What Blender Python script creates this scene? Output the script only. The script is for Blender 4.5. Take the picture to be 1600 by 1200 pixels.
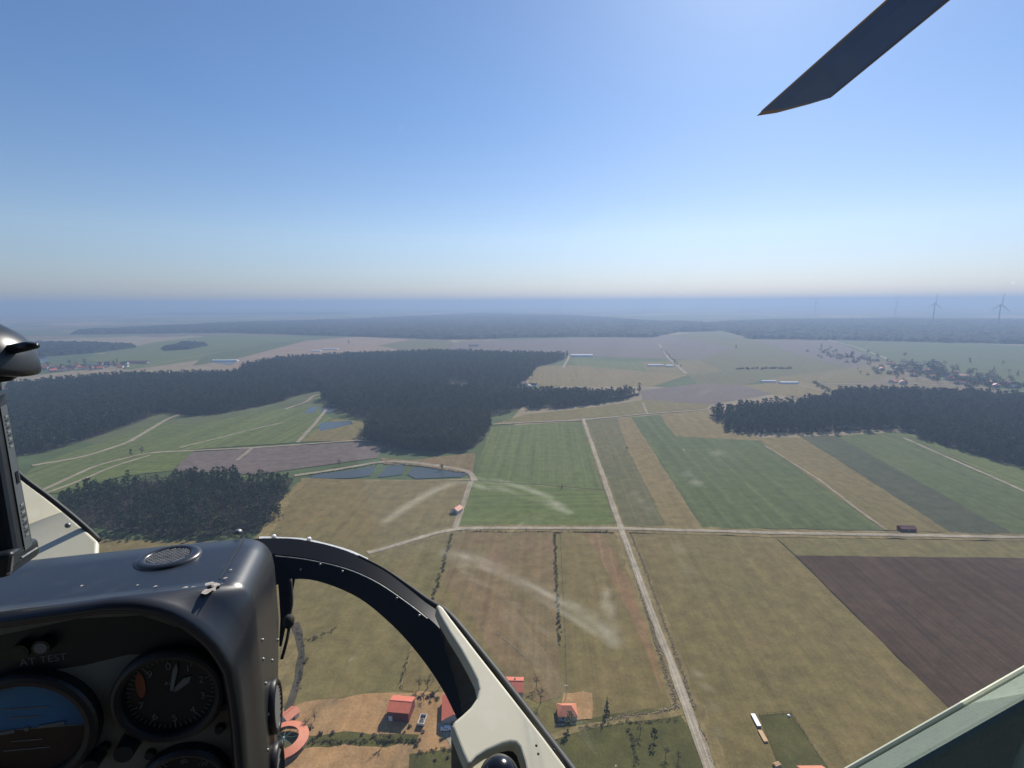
import bpy, bmesh, math, random
import numpy as np
from mathutils import Vector, Matrix

for o in list(bpy.data.objects): bpy.data.objects.remove(o)
SC = bpy.context.scene
COL = SC.collection
rad = math.radians
PI = math.pi

# ------------------------------------------------------------------ camera
H = 170.0                                   # metres above the fields
FPX = 800.0                                 # focal length in photo pixels (1600 wide)
pitch = math.atan(128 / 800.0); roll = rad(0.29)
fw = np.array([0, math.cos(pitch), -math.sin(pitch)])
r0 = np.array([1.0, 0, 0]); u0 = np.cross(r0, fw)
RR = r0 * math.cos(roll) - u0 * math.sin(roll)
UU = u0 * math.cos(roll) + r0 * math.sin(roll)
cam_d = bpy.data.cameras.new('camera'); cam = bpy.data.objects.new('camera', cam_d); COL.objects.link(cam)
cam_d.sensor_width = 36; cam_d.lens = 18.0; cam_d.clip_start = 0.02; cam_d.clip_end = 250000
m = Matrix.Identity(4)
for i in range(3):
    m[i][0] = RR[i]; m[i][1] = UU[i]; m[i][2] = -fw[i]
m[2][3] = H
cam.matrix_world = m
SC.camera = cam

# ------------------------------------------------------------------ sky, sun, exposure
SUN_AZ = 25.0; SUN_EL = 37.0                # degrees right of the view axis, above the horizon
world = bpy.data.worlds.new('World'); SC.world = world; world.use_nodes = True
nt = world.node_tree; nt.nodes.clear()
sky = nt.nodes.new('ShaderNodeTexSky'); sky.sky_type = 'NISHITA'; sky.sun_disc = False
sky.sun_elevation = rad(SUN_EL); sky.sun_rotation = rad(SUN_AZ)
sky.altitude = 200; sky.air_density = 1.0; sky.dust_density = 0.35; sky.ozone_density = 3.0
bg = nt.nodes.new('ShaderNodeBackground'); bg.inputs[1].default_value = 0.075
ow = nt.nodes.new('ShaderNodeOutputWorld')
# the milky layer of air low over the plain, the same all round the horizon
wc = nt.nodes.new('ShaderNodeTexCoord'); ws = nt.nodes.new('ShaderNodeSeparateXYZ'); wr = nt.nodes.new('ShaderNodeValToRGB'); wm = nt.nodes.new('ShaderNodeMix'); wm.data_type = 'RGBA'; wm.blend_type = 'MULTIPLY'; wm.inputs[0].default_value = 1.0
nt.links.new(wc.outputs['Generated'], ws.inputs[0]); nt.links.new(ws.outputs['Z'], wr.inputs[0])
we = wr.color_ramp.elements; we[0].position = 0.0; we[0].color = (.64, .66, .86, 1); we[1].position = .32; we[1].color = (.80, .925, 1.08, 1); e_ = we.new(.12); e_.color = (.96, .94, 1.0, 1)
nt.links.new(sky.outputs[0], wm.inputs[6]); nt.links.new(wr.outputs[0], wm.inputs[7]); nt.links.new(wm.outputs[2], bg.inputs[0]); nt.links.new(bg.outputs[0], ow.inputs[0])
sd = bpy.data.lights.new('sun', 'SUN'); sun = bpy.data.objects.new('sun', sd); COL.objects.link(sun)
sd.energy = 4.2; sd.angle = rad(0.53); sd.color = (1.0, 0.94, 0.85)
sv = Vector((math.sin(rad(SUN_AZ)) * math.cos(rad(SUN_EL)), math.cos(rad(SUN_AZ)) * math.cos(rad(SUN_EL)), math.sin(rad(SUN_EL))))
sun.rotation_euler = sv.to_track_quat('Z', 'Y').to_euler(); sun.location = (0, 0, 400)
SC.view_settings.view_transform = 'Standard'; SC.view_settings.look = 'None'
SC.view_settings.gamma = 1.0; SC.view_settings.exposure = 0.58; SC.view_settings.use_curve_mapping = False
SC.render.engine = 'CYCLES'
SC.cycles.volume_bounces = 1; SC.cycles.transparent_max_bounces = 16; SC.cycles.max_bounces = 6

# ------------------------------------------------------------------ helpers
rng = np.random.default_rng(7); random.seed(7)

def ray(px, py): return fw + RR * (px - 800) / FPX - UU * (py - 600) / FPX
def G(px, py, z=0.0):
    """the point of the land (at height z) seen at a photo position"""
    d = ray(px, py); t = (z - H) / d[2]
    return np.array([d[0] * t, d[1] * t])
def project(p):
    p = np.asarray(p, float) - np.array([0, 0, H]); d = p @ fw
    return 800 + FPX * (p @ RR) / d, 600 - FPX * (p @ UU) / d, d

def mesh_of(name, v, f, smooth=False):
    me = bpy.data.meshes.new(name); me.from_pydata([tuple(map(float, p)) for p in v], [], [tuple(int(i) for i in q) for q in f])
    if smooth: me.polygons.foreach_set('use_smooth', [True] * len(me.polygons))
    me.update(); return me
def link(name, me, mat=None, parent=None, loc=None):
    o = bpy.data.objects.new(name, me); COL.objects.link(o)
    if mat is not None and me is not None:
        if len(me.materials) == 0: me.materials.append(mat)
    if parent is not None: o.parent = parent
    if loc is not None: o.location = loc
    return o
def obj(name, v, f, mat=None, parent=None, loc=None, smooth=False): return link(name, mesh_of(name, v, f, smooth), mat, parent, loc)
def tag(o, label=None, cat=None, group=None, kind=None):
    if label: o['label'] = label
    if cat: o['category'] = cat
    if group: o['group'] = group
    if kind: o['kind'] = kind
    return o
def thing(name, loc, rz=0.0, label=None, cat=None, group=None):
    o = bpy.data.objects.new(name, None); COL.objects.link(o); o.location = loc; o.rotation_euler = (0, 0, rz)
    o.empty_display_size = 0.5
    return tag(o, label, cat, group)
def copy_tree(root, loc, rz, scale=1.0, label=None):
    c = root.copy(); COL.objects.link(c); c.location = loc; c.rotation_euler = (0, 0, rz); c.scale = (scale,) * 3
    if label: c['label'] = label
    for ch in root.children:
        d = ch.copy(); COL.objects.link(d); d.parent = c
        for g in ch.children:
            e = g.copy(); COL.objects.link(e); e.parent = d
    return c

class MB:
    """collects simple solids into one mesh"""
    def __init__(s): s.v = []; s.f = []
    def add(s, v, f):
        n = len(s.v); s.v += [tuple(p) for p in v]; s.f += [tuple(i + n for i in q) for q in f]; return s
    def box(s, x0, x1, y0, y1, z0, z1):
        v = [(x, y, z) for z in (z0, z1) for y in (y0, y1) for x in (x0, x1)]
        return s.add(v, [(0, 2, 3, 1), (4, 5, 7, 6), (0, 1, 5, 4), (2, 6, 7, 3), (0, 4, 6, 2), (1, 3, 7, 5)])
    def tube(s, pts, rads, n=8, cap=True):
        pts = [np.array(p, float) for p in pts]; rings = []
        for i, p in enumerate(pts):
            t = pts[min(i + 1, len(pts) - 1)] - pts[max(i - 1, 0)]; t /= np.linalg.norm(t) + 1e-12
            a = np.cross(t, [0, 0, 1.0]); 
            if np.linalg.norm(a) < 1e-3: a = np.cross(t, [1.0, 0, 0])
            a /= np.linalg.norm(a); b = np.cross(t, a)
            rr = rads[i] if hasattr(rads, '__len__') else rads
            rings.append([p + rr * (a * math.cos(2 * PI * k / n) + b * math.sin(2 * PI * k / n)) for k in range(n)])
        v = [q for r in rings for q in r]; f = []
        for i in range(len(pts) - 1):
            for k in range(n): f.append((i * n + k, i * n + (k + 1) % n, (i + 1) * n + (k + 1) % n, (i + 1) * n + k))
        if cap: f.append(tuple(range(n))[::-1]); f.append(tuple((len(pts) - 1) * n + k for k in range(n)))
        return s.add(v, f)
    def build(s, name, mat, parent=None, loc=None, smooth=False): return obj(name, s.v, s.f, mat, parent, loc, smooth)

def bevel(o, w, seg=2, ang=40):
    b = o.modifiers.new('bevel', 'BEVEL'); b.width = w; b.segments = seg; b.limit_method = 'ANGLE'; b.angle_limit = rad(ang)
    return o

# ------------------------------------------------------------------ materials
def pmat(name, c1, c2=None, scale=1.0, rough=0.8, metal=0.0, c3=None, scale2=None, bump=0.0, bscale=None, bdist=.1, spec=0.5, coat=0.0, world_pos=False):
    """principled material with noise colour variation on object (or world) coordinates"""
    mt = bpy.data.materials.new(name); mt.use_nodes = True; N = mt.node_tree.nodes; L = mt.node_tree.links
    b = N['Principled BSDF']; b.inputs['Roughness'].default_value = rough; b.inputs['Metallic'].default_value = metal
    b.inputs['Specular IOR Level'].default_value = spec; b.inputs['Coat Weight'].default_value = coat
    if world_pos:
        g = N.new('ShaderNodeNewGeometry'); co = g.outputs['Position']
    else:
        t = N.new('ShaderNodeTexCoord'); co = t.outputs['Object']
    c2 = c2 or tuple(x * 0.8 for x in c1)
    n = N.new('ShaderNodeTexNoise'); n.inputs['Scale'].default_value = scale; n.inputs['Detail'].default_value = 5; L.new(co, n.inputs['Vector'])
    mr = N.new('ShaderNodeMapRange'); mr.inputs[1].default_value = .32; mr.inputs[2].default_value = .68; L.new(n.outputs[0], mr.inputs[0])
    mx = N.new('ShaderNodeMix'); mx.data_type = 'RGBA'; L.new(mr.outputs[0], mx.inputs[0])
    mx.inputs[6].default_value = (*c1, 1); mx.inputs[7].default_value = (*c2, 1); out = mx.outputs[2]
    if c3:
        n2 = N.new('ShaderNodeTexNoise'); n2.inputs['Scale'].default_value = scale2 or scale * 7; n2.inputs['Detail'].default_value = 3; L.new(co, n2.inputs['Vector'])
        m2 = N.new('ShaderNodeMapRange'); m2.inputs[1].default_value = .55; m2.inputs[2].default_value = .7; L.new(n2.outputs[0], m2.inputs[0])
        x2 = N.new('ShaderNodeMix'); x2.data_type = 'RGBA'; L.new(m2.outputs[0], x2.inputs[0]); L.new(out, x2.inputs[6]); x2.inputs[7].default_value = (*c3, 1); out = x2.outputs[2]
    L.new(out, b.inputs['Base Color'])
    if bump:
        n3 = N.new('ShaderNodeTexNoise'); n3.inputs['Scale'].default_value = bscale or scale * 5; n3.inputs['Detail'].default_value = 4; L.new(co, n3.inputs['Vector'])
        bp = N.new('ShaderNodeBump'); bp.inputs['Strength'].default_value = bump; bp.inputs['Distance'].default_value = bdist
        L.new(n3.outputs[0], bp.inputs['Height']); L.new(bp.outputs[0], b.inputs['Normal'])
    return mt

def field_mat(name, c1, c2, c3=None, az=4.0, row=3.0, rowamp=0.12, big=90.0, blotch=0.75, c3cut=0.54, tram=0.0):
    """farmland: broad patches, mid-scale blotches, fine tufts and drill rows along azimuth az (degrees)"""
    mt = bpy.data.materials.new(name); mt.use_nodes = True; N = mt.node_tree.nodes; L = mt.node_tree.links
    b = N['Principled BSDF']; b.inputs['Roughness'].default_value = 0.95; b.inputs['Specular IOR Level'].default_value = 0.1
    g = N.new('ShaderNodeNewGeometry'); P = g.outputs['Position']
    mp = N.new('ShaderNodeMapping'); mp.vector_type = 'POINT'; mp.inputs['Rotation'].default_value = (0, 0, rad(az)); L.new(P, mp.inputs['Vector'])
    def noise(vec, s, det=4, rough=.6):
        n = N.new('ShaderNodeTexNoise'); n.inputs['Scale'].default_value = s; n.inputs['Detail'].default_value = det; n.inputs['Roughness'].default_value = rough
        L.new(vec, n.inputs['Vector']); return n.outputs[0]
    def rng_(x, a, c, lo=0., hi=1.):
        r = N.new('ShaderNodeMapRange'); r.inputs[1].default_value = a; r.inputs[2].default_value = c; r.inputs[3].default_value = lo; r.inputs[4].default_value = hi
        L.new(x, r.inputs[0]); return r.outputs[0]
    def math_(op, a, c):
        q = N.new('ShaderNodeMath'); q.operation = op
        for i, x in enumerate((a, c)):
            if isinstance(x, (int, float)): q.inputs[i].default_value = x
            else: L.new(x, q.inputs[i])
        return q.outputs[0]
    mx = N.new('ShaderNodeMix'); mx.data_type = 'RGBA'
    L.new(rng_(noise(P, 1 / big, 6), .33, .67), mx.inputs[0]); mx.inputs[6].default_value = (*c1, 1); mx.inputs[7].default_value = (*c2, 1); col = mx.outputs[2]
    if c3:
        st = N.new('ShaderNodeMapping'); st.inputs['Scale'].default_value = (1, .25, 1); L.new(mp.outputs[0], st.inputs['Vector'])
        m3 = N.new('ShaderNodeMix'); m3.data_type = 'RGBA'; L.new(rng_(noise(st.outputs[0], 1 / 22., 6, .65), c3cut, c3cut + .2, 0, .75), m3.inputs[0]); L.new(col, m3.inputs[6]); m3.inputs[7].default_value = (*c3, 1); col = m3.outputs[2]
    # rows
    s2 = N.new('ShaderNodeMapping'); s2.inputs['Scale'].default_value = (1, .012, 1); L.new(mp.outputs[0], s2.inputs['Vector'])
    rows = rng_(noise(s2.outputs[0], 1 / row, 3, .7), .3, .7, 1 - rowamp, 1 + rowamp)
    mid = rng_(noise(P, 1 / 9., 6, .68), .3, .7, 1 - .16 * blotch * 2, 1 + .16 * blotch * 2)
    fine = rng_(noise(P, 1 / .9, 4, .7), .3, .7, .8, 1.2)
    k = math_('MULTIPLY', math_('MULTIPLY', rows, mid), fine)
    if tram:
        sx_ = N.new('ShaderNodeSeparateXYZ'); L.new(mp.outputs[0], sx_.inputs[0]); wob = math_('ADD', sx_.outputs['X'], rng_(noise(P, 1 / 60., 3), 0, 1, -1.5, 1.5))
        fr_ = math_('FRACT', math_('DIVIDE', wob, 15.), 0); a_ = math_('LESS_THAN', math_('ABSOLUTE', math_('SUBTRACT', fr_, .44), 0), .022); c_ = math_('LESS_THAN', math_('ABSOLUTE', math_('SUBTRACT', fr_, .56), 0), .022)
        k = math_('MULTIPLY', k, rng_(math_('ADD', a_, c_), 0, 1, 1, 1 + tram))
    vm = N.new('ShaderNodeVectorMath'); vm.operation = 'SCALE'; L.new(col, vm.inputs[0]); L.new(k, vm.inputs['Scale'])
    L.new(vm.outputs[0], b.inputs['Base Color'])
    bp = N.new('ShaderNodeBump'); bp.inputs['Strength'].default_value = .5; bp.inputs['Distance'].default_value = .25
    L.new(noise(P, 1 / 1.2, 5, .7), bp.inputs['Height']); L.new(bp.outputs[0], b.inputs['Normal'])
    return mt

OLIVE = field_mat('meadow_olive', (0.175, 0.131, 0.054), (0.151, 0.122, 0.048), (0.194, 0.138, 0.061), row=5, rowamp=0.12, tram=-0.07)
OLIVEG = field_mat('meadow_olive_green', (0.145, 0.125, 0.048), (0.168, 0.131, 0.054), (0.184, 0.128, 0.058), row=6, rowamp=0.11)
BROWNM = field_mat('meadow_brown', (.180, .122, .060), (.155, .122, .055), (.215, .135, .075), row=5, rowamp=0.16, c3cut=.48)
GREEN = field_mat('young_crop_green', (0.099, 0.119, 0.039), (0.109, 0.126, 0.041), (0.128, 0.133, 0.049), row=6, rowamp=0.22, tram=0.16)
GREEN2 = field_mat('young_crop_bright', (0.109, 0.129, 0.036), (0.097, 0.119, 0.034), (0.133, 0.139, 0.045), row=5, rowamp=0.20, az=88, tram=0.14)
DKGREEN = field_mat('dark_crop', (0.069, 0.071, 0.038), (0.061, 0.065, 0.035), None, row=5, rowamp=0.16, tram=0.15)
MIDGREEN = field_mat('mid_crop', (0.078, 0.096, 0.035), (0.089, 0.105, 0.039), (0.109, 0.116, 0.045), row=7, rowamp=0.19, tram=0.17)
GREYG = field_mat('stubble_grey_green', (0.128, 0.116, 0.051), (0.112, 0.106, 0.046), (0.143, 0.114, 0.058), row=4, rowamp=0.14, tram=-0.12)
TAN = field_mat('stubble_tan', (0.194, 0.144, 0.063), (0.171, 0.133, 0.056), (0.214, 0.152, 0.071), row=4, rowamp=0.14, tram=-0.1)
PLOUGH = field_mat('ploughed_soil', (.058, .034, .020), (.074, .047, .030), (.092, .060, .038), row=2.6, rowamp=0.27, big=60, c3cut=.58)
PLOUGH2 = field_mat('ploughed_soil_pale', (.150, .115, .098), (.128, .100, .085), (.165, .13, .11), row=3, rowamp=0.14, az=80)
SANDF = field_mat('sandy_field', (.27, .185, .125), (.22, .165, .11), (.2, .16, .1), row=6, rowamp=0.14)
YARD = field_mat('sandy_yard', (.37, .215, .095), (.31, .195, .095), (.14, .11, .065), row=4, rowamp=0.07, big=14, c3cut=.5)
GARDEN = field_mat('garden_grass', (0.076, 0.074, 0.024), (0.102, 0.091, 0.031), (0.059, 0.057, 0.023), row=8, rowamp=0.07, big=14, c3cut=.5)
REDSOIL = field_mat('reddish_soil', (.215, .128, .062), (.185, .125, .062), (.16, .12, .06), row=3, rowamp=0.20, c3cut=.45)
DRYG = field_mat('dry_verge', (0.235, 0.176, 0.078), (0.163, 0.128, 0.054), (0.092, 0.076, 0.034), row=2, rowamp=0.14, big=6, c3cut=.5)
GRAVEL = field_mat('gravel_road', (.34, .285, .205), (.29, .245, .175), (.20, .17, .11), row=1.2, rowamp=0.14, big=25)
RUT = field_mat('worn_rut', (.42, .36, .27), (.37, .31, .23), (.3, .25, .18), row=1.2, rowamp=0.14, big=15)
TRACKM = field_mat('dirt_track', (.30, .25, .18), (.25, .21, .15), (.19, .16, .10), row=1.2, rowamp=0.14, big=20)
HEATHER = field_mat('brush_floor', (.085, .068, .05), (.06, .055, .035), (.12, .10, .06), row=2, rowamp=0.14, big=8)
WOODFLOOR = field_mat('forest_floor', (.05, .045, .03), (.04, .04, .025), None, row=4, rowamp=0.07, big=20)

def ground_mat():
    """far farmland: a patchwork of long parcels"""
    mt = bpy.data.materials.new('far_farmland'); mt.use_nodes = True; N = mt.node_tree.nodes; L = mt.node_tree.links
    b = N['Principled BSDF']; b.inputs['Roughness'].default_value = .95; b.inputs['Specular IOR Level'].default_value = .1
    g = N.new('ShaderNodeNewGeometry')
    mp = N.new('ShaderNodeMapping'); mp.inputs['Rotation'].default_value = (0, 0, rad(17)); mp.inputs['Scale'].default_value = (1 / 420., 1 / 620., 0); L.new(g.outputs['Position'], mp.inputs['Vector'])
    v = N.new('ShaderNodeTexVoronoi'); v.distance = 'CHEBYCHEV'; v.inputs['Randomness'].default_value = .75; v.inputs['Scale'].default_value = 1; L.new(mp.outputs[0], v.inputs['Vector'])
    sp = N.new('ShaderNodeSeparateColor'); L.new(v.outputs['Color'], sp.inputs[0])
    cr = N.new('ShaderNodeValToRGB'); cr.color_ramp.interpolation = 'CONSTANT'; L.new(sp.outputs[0], cr.inputs[0])
    cols = [(.125, .120, .06), (.17, .13, .07), (.075, .10, .04), (.24, .19, .12), (.10, .11, .05), (.13, .095, .07), (.085, .105, .045), (.26, .20, .13)]
    e = cr.color_ramp.elements
    while len(e) < len(cols): e.new(0.5)
    for i, c in enumerate(cols): e[i].position = i / len(cols); e[i].color = (*c, 1)
    n = N.new('ShaderNodeTexNoise'); n.inputs['Scale'].default_value = 1 / 40.; n.inputs['Detail'].default_value = 8; L.new(g.outputs['Position'], n.inputs['Vector'])
    mr = N.new('ShaderNodeMapRange'); mr.inputs[1].default_value = .3; mr.inputs[2].default_value = .7; mr.inputs[3].default_value = .82; mr.inputs[4].default_value = 1.15; L.new(n.outputs[0], mr.inputs[0])
    vm = N.new('ShaderNodeVectorMath'); vm.operation = 'SCALE'; L.new(cr.outputs[0], vm.inputs[0]); L.new(mr.outputs[0], vm.inputs['Scale']); L.new(vm.outputs[0], b.inputs['Base Color'])
    return mt

def foliage(name, c1, c2, c3=None):
    """leaf colour that changes from tree to tree and clump to clump"""
    mt = bpy.data.materials.new(name); mt.use_nodes = True; N = mt.node_tree.nodes; L = mt.node_tree.links
    b = N['Principled BSDF']; b.inputs['Roughness'].default_value = .8; b.inputs['Specular IOR Level'].default_value = .15
    oi = N.new('ShaderNodeObjectInfo'); tc = N.new('ShaderNodeTexCoord')
    n = N.new('ShaderNodeTexNoise'); n.inputs['Scale'].default_value = .55; n.inputs['Detail'].default_value = 3; L.new(tc.outputs['Object'], n.inputs['Vector'])
    ad = N.new('ShaderNodeMath'); ad.operation = 'MULTIPLY_ADD'; L.new(oi.outputs['Random'], ad.inputs[0]); ad.inputs[1].default_value = .7; L.new(n.outputs[0], ad.inputs[2])
    mr = N.new('ShaderNodeMapRange'); mr.inputs[1].default_value = .4; mr.inputs[2].default_value = 1.3; L.new(ad.outputs[0], mr.inputs[0])
    cr = N.new('ShaderNodeValToRGB'); cr.color_ramp.elements[0].color = (*c1, 1); cr.color_ramp.elements[1].color = (*c2, 1)
    if c3: e = cr.color_ramp.elements.new(.85); e.color = (*c3, 1); cr.color_ramp.elements[1].position = .6; 
    L.new(mr.outputs[0], cr.inputs[0]); L.new(cr.outputs[0], b.inputs['Base Color'])
    return mt
PINE_L = foliage('pine_needles', (.026, .044, .022), (.078, .100, .042))
SPRUCE_L = foliage('spruce_needles', (.022, .040, .024), (.048, .070, .034))
TWIG_L = foliage('bare_twigs', (.075, .060, .045), (.15, .122, .09))
BUSH_L = foliage('scrub_leaves', (.050, .055, .025), (.085, .082, .040))
TUFT_L = foliage('dry_tufts', (.24, .18, .10), (.42, .33, .20))
BARK = pmat('bark', (.075, .055, .040), (.045, .035, .028), 2.0, .9)

# ------------------------------------------------------------------ the land
def structure(name, v, f, mat, label=None):
    o = obj(name, v, f, mat); tag(o, label, None, None, 'structure'); return o
def ring_ground():
    radii = [0, 60, 120, 200, 300, 450, 700, 1000, 1500, 2200, 3500, 6000, 10000, 18000, 32000, 60000]; n = 48
    v = [(0, 0, 0)]; f = []
    for r in radii[1:]:
        v += [(r * math.cos(2 * PI * k / n), r * math.sin(2 * PI * k / n), 0) for k in range(n)]
    for k in range(n): f.append((0, 1 + k, 1 + (k + 1) % n))
    for i in range(len(radii) - 2):
        for k in range(n):
            a = 1 + i * n; c = a + n; f.append((a + k, c + k, c + (k + 1) % n, a + (k + 1) % n))
    return v, f
structure('ground', *ring_ground(), ground_mat(), 'flat open farmland reaching to the horizon')

def rough_poly(pts, step=14.0, amp=0.5):
    """polygon edges resampled with a slightly ragged line"""
    out = []; n = len(pts)
    for i in range(n):
        a = np.array(pts[i]); c = np.array(pts[(i + 1) % n]); L = np.linalg.norm(c - a); k = max(1, min(40, int(L / step)))
        nrm = np.array([-(c - a)[1], (c - a)[0]]) / (L + 1e-9)
        for j in range(k):
            p = a + (c - a) * j / k
            if j: p = p + nrm * rng.normal(0, amp)
            out.append(p)
    return out
ZF = [0.06]
def field(px, mat, name='field', amp=.5, label=None, step=14.):
    p = rough_poly([G(*q) for q in px], step, amp); ZF[0] += .012
    bm = bmesh.new(); vs = [bm.verts.new((x, y, ZF[0])) for x, y in p]; fc = bm.faces.new(vs)
    if fc.normal.z < 0 or fc.calc_area() == 0: pass
    bm.normal_update()
    if fc.normal.z < 0: fc.normal_flip()
    bmesh.ops.triangulate(bm, faces=[fc]); me = bpy.data.meshes.new(name); bm.to_mesh(me); bm.free()
    o = link(name, me, mat); tag(o, label, None, None, 'structure'); return o

# far and middle-distance parcels
field([(330, 575), (372, 560), (480, 531), (560, 526), (705, 534), (690, 548), (560, 556), (420, 572)], SANDF, label='pinkish sandy field beyond the big forest')
field([(590, 540), (640, 531), (705, 533), (720, 545), (640, 549)], GREYG)
field([(690, 548), (720, 535), (860, 529), (1045, 524), (1150, 545), (1090, 562), (905, 556), (770, 548)], PLOUGH2, label='mauve ploughed field beyond the forest')
field([(1045, 524), (1110, 518), (1180, 532), (1240, 552), (1150, 545)], GREYG)
field([(1150, 545), (1240, 552), (1330, 575), (1210, 590), (1130, 580), (1090, 562)], GREYG)
field([(1180, 532), (1300, 532), (1420, 552), (1330, 575), (1240, 552)], PLOUGH2)
field([(1300, 532), (1480, 535), (1720, 545), (1720, 622), (1560, 604), (1450, 592), (1380, 565)], MIDGREEN, label='bluish green crop field behind the hazy village')
field([(885, 560), (1000, 566), (1010, 580), (900, 571)], GREEN)
field([(1000, 566), (1090, 562), (1130, 580), (1075, 586), (1010, 580)], OLIVEG)
field([(838, 572), (900, 571), (1075, 586), (1020, 604), (850, 603), (822, 600)], TAN)
field([(1075, 586), (1130, 580), (1210, 590), (1160, 602), (1090, 600)], GREYG)
field([(1000, 610), (1090, 600), (1160, 602), (1215, 615), (1110, 632), (1005, 630)], PLOUGH2)
field([(1160, 602), (1250, 597), (1330, 608), (1300, 618), (1215, 618)], TAN)
field([(1210, 590), (1330, 575), (1420, 580), (1330, 600), (1250, 597)], OLIVEG)
field([(820, 648), (930, 636), (1005, 625), (1110, 632), (1104, 639), (905, 654), (770, 663)], OLIVEG)
field([(200, 578), (330, 560), (420, 540), (500, 528), (350, 522), (240, 535), (130, 560)], GREEN, label='long pale green meadow beside the red roofed village')
field([(330, 548), (420, 537), (500, 527), (560, 526), (480, 532), (372, 560), (300, 572)], MIDGREEN)
# strips between the dirt track and the gravel road
field([(768, 667), (910, 658), (946, 766), (738, 750)], GREEN, label='striped young green crop field beside the dark wood')
field([(738, 751), (946, 767), (966, 824), (715, 823)], GREEN2, label='brighter green meadow above the gravel crossroads')
field([(914, 657), (965, 654), (979, 696), (1040, 824), (971, 826)], GREYG, label='grey green stubble strip beside the gravel road')
field([(965, 654), (986, 652), (1098, 826), (1040, 824), (979, 696)], TAN, label='narrow tan stubble strip')
field([(986, 652), (1030, 648), (1055, 682), (1133, 685), (1196, 690), (1381, 829), (1098, 826)], MIDGREEN, label='wide mid green crop field')
field([(1029, 647), (1104, 641), (1130, 660), (1200, 690), (1055, 682)], TAN)
field([(1180, 684), (1255, 684), (1487, 833), (1381, 829)], OLIVE, label='olive stubble strip between green crops')
field([(1250, 682), (1312, 681), (1587, 836), (1487, 833)], DKGREEN, label='dark green crop strip')
field([(1305, 681), (1405, 675), (1600, 768), (1760, 838), (1587, 836)], MIDGREEN, label='mid green crop strip below the right hand wood')
field([(1405, 675), (1480, 690), (1640, 740), (1790, 790), (1790, 850), (1600, 768)], GREEN)
# south of the gravel road
field([(-250, 838), (110, 842), (250, 846), (398, 846), (378, 1100), (372, 1345), (-500, 1345)], OLIVE)
field([(395, 850), (585, 868), (710, 832), (960, 836), (1108, 1200), (1160, 1345), (370, 1345), (380, 1100)], OLIVEG)
field([(985, 834), (1210, 839), (1480, 1106), (1720, 1340), (1170, 1340), (1112, 1200), (1062, 1050), (1012, 905)], OLIVE, label='large olive brown meadow beside the gravel road')
field([(1210, 839), (1600, 847), (1950, 854), (1950, 878), (1600, 873), (1243, 869)], OLIVEG, label='olive green strip between the road and ploughed soil')
field([(1243, 869), (1600, 873), (1950, 878), (1950, 1290), (1720, 1340), (1480, 1106)], PLOUGH, amp=.25, label='dark ploughed field')
field([(712, 832), (866, 832), (872, 1010), (876, 1090), (780, 1060), (690, 905)], BROWNM)
field([(876, 832), (960, 834), (1000, 930), (1045, 1085), (1040, 1105), (990, 1112), (900, 1128), (880, 1090)], OLIVE)
field([(915, 834), (940, 834), (1012, 960), (1050, 1070), (1032, 1080), (985, 960)], REDSOIL, amp=.3, label='reddish strip of bare soil beside the gravel road')
field([(585, 866), (706, 831), (688, 900), (640, 1010), (600, 1075), (575, 1085), (420, 1110), (400, 850)], OLIVEG)
field([(692, 905), (780, 935), (868, 1006), (876, 1090), (840, 1100), (780, 1060), (650, 1010)], BROWNM)
field([(640, 1012), (690, 905), (790, 1050), (770, 1090), (690, 1090), (628, 1080)], OLIVE)
# left of the track
field([(480, 748), (600, 750), (733, 753), (708, 823), (585, 862), (500, 880), (395, 850), (440, 790)], OLIVE, label='olive meadow below the fish ponds')
field([(270, 737), (300, 707), (560, 691), (598, 700), (590, 716), (480, 731), (400, 742)], PLOUGH2, label='mauve brown ploughed field above the near wood')
field([(30, 750), (60, 725), (250, 660), (300, 664), (450, 637), (500, 640), (520, 655), (470, 691), (300, 703), (120, 755), (60, 775)], GREEN, label='green meadow along the edge of the big forest')
field([(40, 775), (140, 730), (230, 708), (305, 704), (268, 736), (190, 745), (100, 770)], GREEN2)
field([(500, 690), (470, 691), (520, 655), (580, 660), (565, 690)], OLIVEG)
field([(595, 716), (640, 720), (742, 708), (738, 742), (650, 728), (600, 726)], BROWNM)
# farmyard
field([(425, 1110), (500, 1095), (575, 1085), (640, 1085), (715, 1085), (760, 1120), (760, 1260), (420, 1260), (440, 1140)], YARD, amp=.8, step=5., label='sandy orange farmyard between red roofed buildings')
field([(470, 1150), (560, 1146), (655, 1150), (648, 1166), (560, 1168), (470, 1172)], GARDEN, amp=.8, step=5.)
field([(640, 1180), (700, 1172), (722, 1175), (726, 1260), (630, 1260)], GARDEN, amp=.7, step=5.)
field([(888, 1128), (990, 1116), (1060, 1115), (1085, 1150), (1120, 1260), (860, 1260), (870, 1160)], GARDEN, amp=1., step=6., label='mown garden beside the gravel road')
field([(1186, 1119), (1236, 1115), (1292, 1200), (1320, 1245), (1225, 1245), (1206, 1170)], GARDEN, amp=.3, step=5., label='dark green fenced paddock')
field([(880, 1085), (925, 1085), (925, 1125), (880, 1128)], YARD, amp=.6, step=4.)
field([(450, 985), (466, 1000), (470, 1030), (455, 1090), (440, 1110), (425, 1050)], DRYG, amp=.6, step=4.)

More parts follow.
